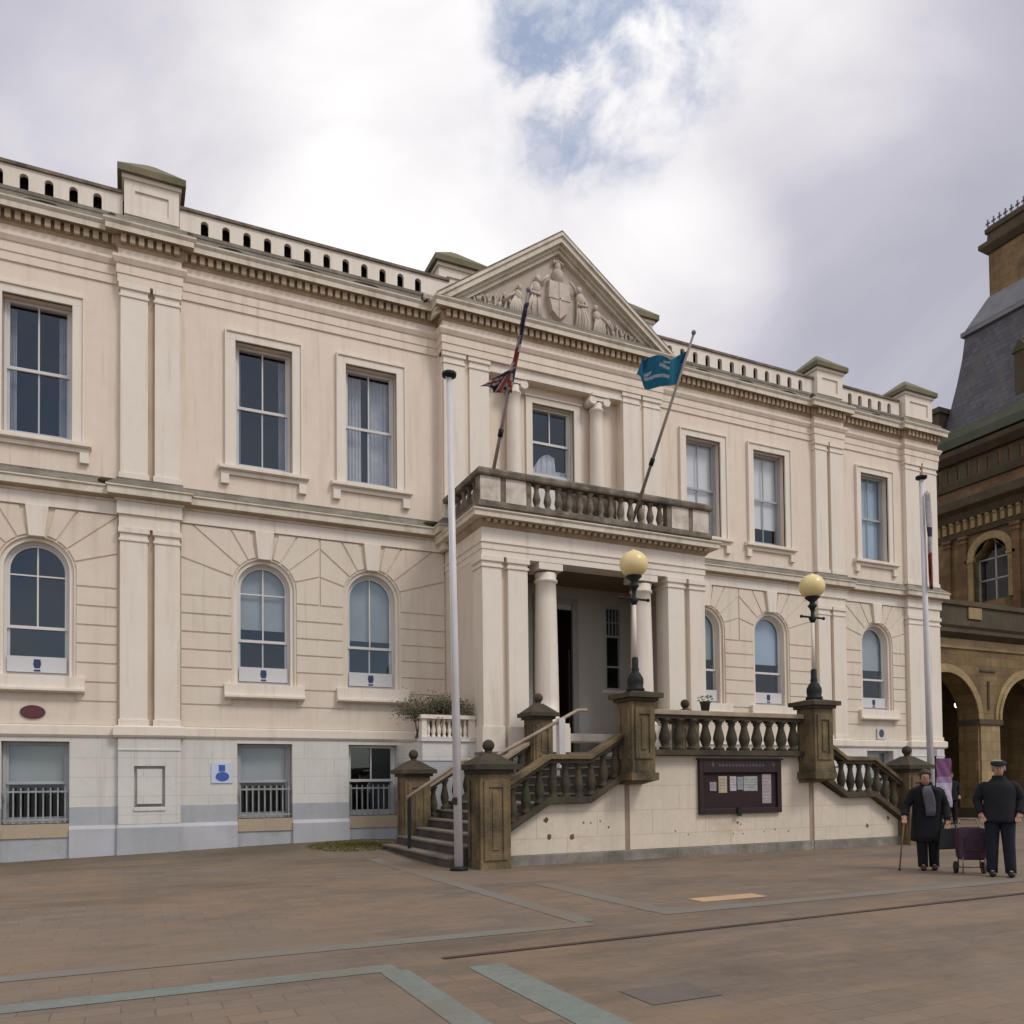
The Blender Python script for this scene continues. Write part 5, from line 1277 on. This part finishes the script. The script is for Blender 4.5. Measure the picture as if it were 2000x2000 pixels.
# banner on a post by the corner
bn = empty('banner_stand', (13.0, 18.0, 0), 'purple and lilac banner on a white capped pole by the cream hall corner', 'banner')
b = MB(); b.tube([(12.76, 18.05, 0), (12.76, 18.05, 2.25)], .03, 8); b.box(12.5, 13.6, 17.85, 18.25, 0, .06); b.build('stand', m_iron, bn)
b = MB(); n = 16
i = b.add([(12.74+.70*v/8, 18.0+.02*math.sin(v*1.2+u), .55+1.58*u/n) for u in range(n+1) for v in range(9)])
for u in range(n):
    for v in range(8):
        b.mi = 0 if u > 9 else (1 if u > 7 else 2); b.face([i+u*9+v, i+u*9+v+1, i+(u+1)*9+v+1, i+(u+1)*9+v])
o = b.build('cloth', [plain('banner_purple', (0.16, 0.06, 0.15)), plain('banner_mid', (0.26, 0.18, 0.30)), plain('banner_lilac', (0.42, 0.37, 0.48))], bn); o.modifiers.new('t', 'SOLIDIFY').thickness = .01
b = MB(); b.box(12.72, 12.98, 17.95, 18.1, 2.2, 2.42); b.build('cap', m_signw, bn)

# ------------------------------------------------------------------ people
m_skin = mat('skin', (0.42, 0.24, 0.18), 0.6, (0.36, 0.19, 0.14), 14.0)
m_coatk = plain('black_coat', (0.006, 0.006, 0.009), .9); m_coatn = plain('navy_coat', (0.008, 0.008, 0.012), .9)
m_trn = plain('navy_trousers', (0.009, 0.012, 0.021), .9); m_trk = plain('black_trousers', (0.007, 0.006, 0.007), .9)
m_shoe = plain('dark_shoe', (0.012, 0.010, 0.010), .5); m_shoeb = plain('maroon_shoe', (0.045, 0.014, 0.014), .5)
m_sweat = plain('grey_sweater', (0.12, 0.12, 0.145), .9); m_hairb = plain('brown_hair', (0.045, 0.028, 0.018), .6); m_hairg = plain('grey_hair', (0.25, 0.24, 0.24), .7)
m_cap = plain('dark_cap', (0.03, 0.02, 0.026), .9); m_capl = plain('pale_cap', (0.30, 0.32, 0.28), .9)
def skin_mesh(name, verts, edges, sub=2, root=0):
    """one continuous surface grown over a jointed skeleton: verts are (x,y,z,rx,ry)"""
    me = bpy.data.meshes.new(name); me.from_pydata([v[:3] for v in verts], edges, [])
    o = bpy.data.objects.new(name+'_tmp', me); col.objects.link(o)
    sk = o.modifiers.new('s', 'SKIN'); sk.use_smooth_shade = True
    for i, v in enumerate(verts):
        d = me.skin_vertices[0].data[i]; d.radius = (v[3], v[4] if len(v) > 4 else v[3]); d.use_root = (i == root)
    if sub: sm = o.modifiers.new('d', 'SUBSURF'); sm.levels = sub; sm.render_levels = sub
    dg = bpy.context.evaluated_depsgraph_get(); dg.update()
    out = bpy.data.meshes.new_from_object(o.evaluated_get(dg)); bpy.data.objects.remove(o); bpy.data.meshes.remove(me)
    for p in out.polygons: p.use_smooth = True
    out.name = name; return out
def mesh_obj(name, me, m, parent):
    me.materials.clear(); me.materials.append(m); o = bpy.data.objects.new(name, me); col.objects.link(o)
    o.parent = parent; ORG[o.name] = Vector((0, 0, 0)); return o
def join_mb(me, mb):
    bm = bmesh.new(); bm.from_mesh(me)
    vs = [bm.verts.new(v) for v in mb.v]
    for f in mb.f:
        try: ff = bm.faces.new([vs[i] for i in f]); ff.smooth = True
        except ValueError: pass
    bm.to_mesh(me); bm.free(); return me
def figure(loc, rot, label, P, coat_m, leg_m, shoe_m, hem, hat, hair_m, sweater=None, coat_w=1.0, stoop=0.0, face_y=0.0):
    """P: joint table in the figure's own space, facing -Y"""
    rt_ = empty('person', loc, label, 'person'); rt_.rotation_euler = (0, 0, rot)
    H = P['head']; hz = P['hs']
    V = [(*P['pelvis'], .11, .09), (*P['belly'], .115, .09), (*P['chest'], .13, .095), (*P['neck0'], .055, .055), (*P['neck1'], .05, .05), (H[0], H[1]+.01, H[2]-.075, .06, .07), (H[0], H[1], H[2], .076, .095), (H[0], H[1]+.01, H[2]+.075, .055, .07)]
    E = [(0, 1), (1, 2), (2, 3), (3, 4), (4, 5), (5, 6), (6, 7)]
    for s in ('l', 'r'):
        b0 = len(V)
        for j, r_ in (('sh', .055), ('el', .042), ('wr', .028)): V.append((*P[j+s], r_, r_))
        E += [(2, b0), (b0, b0+1), (b0+1, b0+2)]
        w = Vector(P['wr'+s]); e = Vector(P['el'+s]); d = (w-e).normalized(); side = d.cross(Vector((0, 1, 0))).normalized() if abs(d.y) < .9 else Vector((1, 0, 0))
        palm = w+d*.055; V.append((*palm, .032, .018)); pi = len(V)-1; E.append((b0+2, pi))
        for k, (off, ln) in enumerate(((-.028, .060), (-.010, .070), (.010, .066), (.028, .052))):
            a = palm+side*off+d*.03; m_ = a+d*ln*.5+Vector((0, -.012, 0)); t_ = a+d*ln+Vector((0, -.03, 0))
            n0 = len(V); V += [(*a, .0095), (*m_, .009), (*t_, .007)]; E += [(pi, n0), (n0, n0+1), (n0+1, n0+2)]
        n0 = len(V); th = w+d*.02+side*(-.038 if s == 'l' else .038); V += [(*th, .011), (*(th+d*.04+Vector((0, -.025, 0))), .009)]; E += [(b0+2, n0), (n0, n0+1)]
        b1 = len(V)
        for j, r_ in (('hip', .085), ('kn', .058), ('an', .038)): V.append((*P[j+s], r_, r_))
        a = P['an'+s]; V += [(a[0], a[1]-.10, .045, .04, .03), (a[0], a[1]-.17, .035, .032, .022)]
        E += [(0, b1), (b1, b1+1), (b1+1, b1+2), (b1+2, b1+3), (b1+3, b1+4)]
    me = skin_mesh('body', V, E)
    f = MB()       # features of the face, on the same mesh
    f.ball((H[0], H[1]-.098, H[2]-.005), .014, .022, .03, 8, 6)
    for s in (-1, 1):
        f.ball((H[0]+s*.032, H[1]-.082, H[2]+.018), .013, .010, .009, 8, 6); f.ball((H[0]+s*.082, H[1]+.005, H[2]), .012, .024, .034, 8, 6)
    f.ball((H[0], H[1]-.085, H[2]-.05), .025, .012, .008, 8, 6)
    join_mb(me, f)
    body = mesh_obj('body', me, m_skin, rt_)
    # coat: lofted round the trunk, sleeves sewn in at the shoulders
    cw = coat_w; hp, bl_, ch, nk = (Vector(P[k]) for k in ('pelvis', 'belly', 'chest', 'neck0'))
    shz = (P['shl'][2]+P['shr'][2])/2; up_ = (nk-ch).normalized()
    rings = [((hp.x, hp.y+P.get('hemy', 0), hem), .215, .155), ((hp.x, hp.y, hem*.6+hp.z*.4), .212, .155), ((hp.x, hp.y, hp.z+.02), .198, .145), (tuple(bl_), .188, .138), (tuple(bl_.lerp(ch, .6)), .198, .138),
             ((ch.x, ch.y, ch.z+.02), .206, .132), ((ch.lerp(nk, .62).x, ch.lerp(nk, .55).y, shz+.005), .188, .118), ((nk.x, nk.y+.012, shz+.052), .120, .095), ((nk.x, nk.y, nk.z+.025), .082, .082), ((nk.x, nk.y-.005, nk.z+.062), .080, .082)]
    rings = [r3 for r1, r2 in zip(rings, rings[1:]) for r3 in (r1, (tuple(Vector(r1[0]).lerp(Vector(r2[0]), .5)), (r1[1]+r2[1])/2, (r1[2]+r2[2])/2))]+[rings[-1]]
    c = MB(); rnd = random.Random(int(abs(loc[0])*100)); n = 44; ids = []
    for (cx_, cy_, cz_), rx_, ry_ in rings:
        pts = []
        for q in range(n):
            t = 2*math.pi*q/n; ct, st_ = math.cos(t), math.sin(t); lowf = max(0, (hp.z+.12-cz_)/max(hp.z+.12-hem, .1))
            f_ = 1+rnd.uniform(-.012, .012)+(.012+.05*lowf)*math.sin(5*t+loc[0]*9)+.025*lowf*math.sin(11*t+2*cz_)+.012*math.sin(3*t+cz_*23); pts.append((cx_+math.copysign(abs(ct)**.8, ct)*rx_*cw*f_, cy_+math.copysign(abs(st_)**.85, st_)*ry_*cw*f_, cz_+rnd.uniform(-.006, .006)))
        ids.append(c.add(pts))
    for i0, i1 in zip(ids, ids[1:]):
        for q in range(n): c.face([i0+q, i0+(q+1) % n, i1+(q+1) % n, i1+q], True)
    c.face([ids[0]+q for q in range(n)][::-1])
    for s in ('l', 'r'):
        S_, E_, W_ = Vector(P['sh'+s]), Vector(P['el'+s]), Vector(P['wr'+s]); inn = Vector((ch.x, ch.y, S_.z-.02))
        pth = [S_.lerp(inn, .50), S_.lerp(inn, .12)+Vector((0, 0, -.014))]+[S_.lerp(E_, k/6) for k in range(1, 6)]+[E_]+[E_.lerp(W_, k/6) for k in range(1, 7)]
        rad = [.05, .068]+[.069-.007*k/6+.004*math.sin(k*2.6) for k in range(1, 6)]+[.062]+[.061-.012*k/6+.005*math.sin(k*2.9) for k in range(1, 7)]
        c.tube(pth, [r_*cw for r_ in rad], 12)
    me = bpy.data.meshes.new('coat'); me.from_pydata(c.v, [], c.f)
    for i_, p in enumerate(me.polygons): p.use_smooth = i_ in c.smooth
    mesh_obj('coat', me, coat_m, rt_)
    c = MB()
    for s in ('l', 'r'):
        H_, K_, A_ = Vector(P['hip'+s]), Vector(P['kn'+s]), Vector(P['an'+s])
        c.tube([H_+Vector((0, 0, .06)), H_.lerp(K_, .3), H_.lerp(K_, .7), K_, K_.lerp(A_, .5), A_.lerp(K_, .12), (A_.x, A_.y-.01, .05)], [.10, .105, .092, .084, .078, .074, .072], 14)
    c.ball((hp.x, hp.y, hp.z-.02), .17, .13, .13, 14, 8)
    me = bpy.data.meshes.new('trousers'); me.from_pydata(c.v, [], c.f)
    for p in me.polygons: p.use_smooth = True
    mesh_obj('trousers', me, leg_m, rt_)
    for s in ('l', 'r'):
        a = P['an'+s]; me = skin_mesh('shoe', [(a[0], a[1]+.05, .05, .048, .05), (a[0], a[1]-.06, .048, .052, .046), (a[0], a[1]-.19, .040, .048, .036)], [(0, 1), (1, 2)]); mesh_obj('shoe', me, shoe_m, rt_)
    hb = MB()
    hb.ball((H[0], H[1]+.02, H[2]+.03), .092, .105, .10, 16, 10)
    me = bpy.data.meshes.new('hair'); me.from_pydata([v for v in hb.v], [], hb.f)
    for p in me.polygons: p.use_smooth = True
    for v in me.vertices:      # keep the face clear
        if v.co.y < H[1]-.04 and v.co.z < H[2]+.05: v.co.y = H[1]-.035
    mesh_obj('hair', me, hair_m, rt_)
    if hat:
        c = MB(); c.ball((H[0], H[1]-.005, H[2]+.085), .105, .125, .05, 18, 8); c.mi = 1; c.ball((H[0]-.02, H[1]-.01, H[2]+.118), .085, .10, .022, 16, 6); c.mi = 0
        c.ball((H[0], H[1]-.115, H[2]+.062), .07, .055, .010, 14, 6)
        me = bpy.data.meshes.new('cap'); me.from_pydata(c.v, [], c.f)
        o = mesh_obj('cap', me, hat[0], rt_); me.materials.append(hat[1])
        for i_, p in enumerate(me.polygons): p.material_index = c.m[i_]; p.use_smooth = True
    if sweater:
        c = MB(); s0 = P['chest']; bb = P['belly']; ay = min(s0[1], bb[1])-.142*cw
        prof = [(P['neck0'][2]+.01, -.045, .045), (s0[2]+.09, -.075, .055), (s0[2], -.075, .085), (bb[2]+.04, -.05, .11), (bb[2]-.08, -.03, .115), (bb[2]-.17, -.03, .10)]
        for z_, xa_, xb_ in prof:       # follows the round of the trunk, a little proud of the coat
            t_ = (z_-bb[2])/(P['neck0'][2]-bb[2]); yc = bb[1]+(P['neck0'][1]-bb[1])*max(t_, -.2); rr_ = (.158 if z_ < s0[2]+.05 else (.128 if z_ < P['neck0'][2] else .09))*cw
            c.add([(xa_+(xb_-xa_)*q/5, yc-rr_*(1-.5*((xa_+(xb_-xa_)*q/5)/.2)**2)-.012, z_) for q in range(6)])
        for r_ in range(len(prof)-1):
            for q in range(5): c.face([r_*6+q, (r_+1)*6+q, (r_+1)*6+q+1, r_*6+q+1], True)
        me = bpy.data.meshes.new('sweater'); me.from_pydata(c.v, [], c.f); [setattr(p, 'use_smooth', True) for p in me.polygons]; o = mesh_obj('sweater', me, sweater, rt_); o.modifiers.new('t', 'SOLIDIFY').thickness = .02
    # scarf / collar
    return rt_
man = dict(pelvis=(0, 0, .93), belly=(0, 0, 1.08), chest=(0, .01, 1.27), neck0=(0, .01, 1.42), neck1=(0, -.005, 1.47), head=(0, -.025, 1.575), hs=1,
           shl=(-.195, .01, 1.345), ell=(-.28, .05, 1.12), wrl=(-.235, -.07, .93), shr=(.195, .01, 1.345), elr=(.285, .05, 1.12), wrr=(.24, -.07, .93),
           hipl=(-.095, 0, .88), knl=(-.10, -.015, .50), anl=(-.11, .02, .10), hipr=(.095, 0, .88), knr=(.105, -.01, .50), anr=(.125, .0, .10))
figure((.84, 7.87, 0), R(-52), 'man in dark navy coat and flat cap, at the far right of the square', man, m_coatn, m_trn, m_shoe, .80, (m_cap, m_capl), m_hairg, None, 1.08)
wom = dict(pelvis=(0, .04, .90), belly=(0, -.01, 1.04), chest=(0, -.06, 1.20), neck0=(-.01, -.11, 1.33), neck1=(-.015, -.15, 1.38), head=(-.03, -.21, 1.475), hs=1,
           shl=(-.17, -.06, 1.27), ell=(-.30, -.04, 1.02), wrl=(-.33, -.20, .86), shr=(.17, -.05, 1.27), elr=(.26, .02, 1.01), wrr=(.27, -.08, .80),
           hipl=(-.09, .03, .86), knl=(-.085, -.02, .48), anl=(-.075, .0, .10), hipr=(.09, .03, .86), knr=(.085, .03, .48), anr=(.09, .10, .10), hemy=-.01)
figure((.72, 8.98, 0), R(-48), 'stooping woman in black coat with grey front, leaning on a stick', wom, m_coatk, m_trk, m_shoeb, .46, None, m_hairb, m_sweat, 1.08)
far = dict(man); figure((13.78, 18.3, 0), R(-30), 'distant person in dark clothes standing in front of the dark arch', far, m_coatk, m_trk, m_shoe, .75, None, m_hairb, None, 1.0)

def wpt(loc, rot, p):   # a point of a figure's own space in the world
    return Vector(loc) + Matrix.Rotation(rot, 3, 'Z') @ Vector(p)
h = wpt((.72, 8.98, 0), R(-48), (-.345, -.25, .80)); foot = Vector((.31, 9.18, .01))
st_ = empty('walking_stick', tuple(foot), 'thin wooden walking stick held by the stooping woman', 'walking stick')
b = MB(); b.tube([foot, foot.lerp(h, .5), h], .012, 8); b.build('shaft', mat('stick_wood', (0.16, 0.10, 0.06), .6), st_)
b = MB(); d = (h-foot).normalized(); b.tube([h, h+Vector((.03, .0, .045)), h+Vector((.075, .0, .05)), h+Vector((.10, .0, .02))], .015, 8); b.build('handle', mat('stick_handle', (0.10, 0.06, 0.035), .5), st_)
b = MB(); b.lathe(foot.x, foot.y, [(.017, .0), (.017, .03), (.012, .04)], 8); b.build('ferrule', m_shoe, st_)
hb_ = wpt((.72, 8.98, 0), R(-48), (.30, -.10, .66))
hg = empty('handbag', (hb_.x, hb_.y, hb_.z-.30), 'black shopping bag hanging from the stooping woman\'s hand', 'bag')
b = MB(); rx_ = Matrix.Rotation(R(-48), 3, 'Z')
def rb(pts): return [tuple(Vector((hb_.x, hb_.y, hb_.z)) + rx_ @ Vector(p)) for p in pts]
i = b.add(rb([(-.17, -.06, -.32), (.19, -.06, -.30), (.19, .06, -.30), (-.17, .06, -.32), (-.13, -.045, .0), (.13, -.045, .03), (.13, .045, .03), (-.13, .045, .0)]))
for q in ((0,1,5,4),(1,2,6,5),(2,3,7,6),(3,0,4,7),(4,5,6,7),(3,2,1,0)): b.face([i+k for k in q])
b.build('bag_body', plain('bag_black', (0.010, 0.010, 0.012), .5), hg, .02)
b = MB(); b.tube(rb([(-.09, 0, .0), (-.06, 0, .12), (0, 0, .16), (.06, 0, .12), (.09, 0, .02)]), .010, 6); b.build('strap', m_shoe, hg)
# shopping trolley behind the man
tl = empty('shopping_trolley', (.80, 8.30, 0), 'maroon wheeled shopping trolley standing beside the man in the flat cap', 'shopping trolley')
rz = Matrix.Rotation(R(-40), 3, 'Z'); tc_ = Vector((.80, 8.30, 0))
def tp_(p): return tuple(tc_ + rz @ Vector(p))
b = MB(); n = 10
for k, (w, d_, z_) in enumerate(((.16, .11, .22), (.18, .13, .25), (.195, .14, .42), (.19, .135, .62), (.16, .11, .69), (.10, .07, .71))):
    i = b.add([tp_((w*(1 if abs(math.cos(t)) > .55 else abs(math.cos(t))/.55)*math.copysign(1, math.cos(t)), d_*(1 if abs(math.sin(t)) > .55 else abs(math.sin(t))/.55)*math.copysign(1, math.sin(t)), z_)) for t in [6.2832*(q+.5)/16 for q in range(16)]])
    if k:
        for q in range(16): b.face([i-16+q, i-16+(q+1) % 16, i+(q+1) % 16, i+q], True)
b.face([i+q for q in range(16)]); b.face([q for q in range(16)][::-1])
b.build('bag', mat('trolley_cloth', (0.055, 0.022, 0.038), .8, (0.035, 0.016, 0.03), 7.0), tl)
b = MB(); b.box(0, 0, 0, 0, 0, 0) if False else None
i = b.add([tp_(p) for p in ((-.13, -.145, .36), (.13, -.145, .36), (.13, -.145, .56), (-.13, -.145, .56), (-.13, -.165, .36), (.13, -.165, .36), (.13, -.165, .56), (-.13, -.165, .56))])
for q in ((4,5,6,7),(0,4,7,3),(5,1,2,6),(7,6,2,3),(0,1,5,4)): b.face([i+k for k in q])
b.build('pocket', plain('trolley_pocket', (0.04, 0.018, 0.032)), tl)
b = MB()
for s in (-1, 1): b.tube([tp_((s*.15, -.12, .26)), tp_((s*.15, -.13, .02))], .012, 6); b.tube([tp_((s*.15, .13, .1)), tp_((s*.15, .15, .70)), tp_((s*.11, .17, .82))], .011, 6)
b.tube([tp_((-.11, .17, .82)), tp_((.11, .17, .82))], .014, 6); b.tube([tp_((-.17, .12, .09)), tp_((.17, .12, .09))], .010, 6); b.build('frame', mat('trolley_frame', (0.22, 0.15, 0.11), .5), tl)
for s in (-1, 1):
    b = MB(); c = Vector(tp_((s*.19, .12, .09))); ax = rz @ Vector((.02, 0, 0)); b.tube([c-ax, c+ax], .088, 16); b.build('wheel', m_shoe, tl)
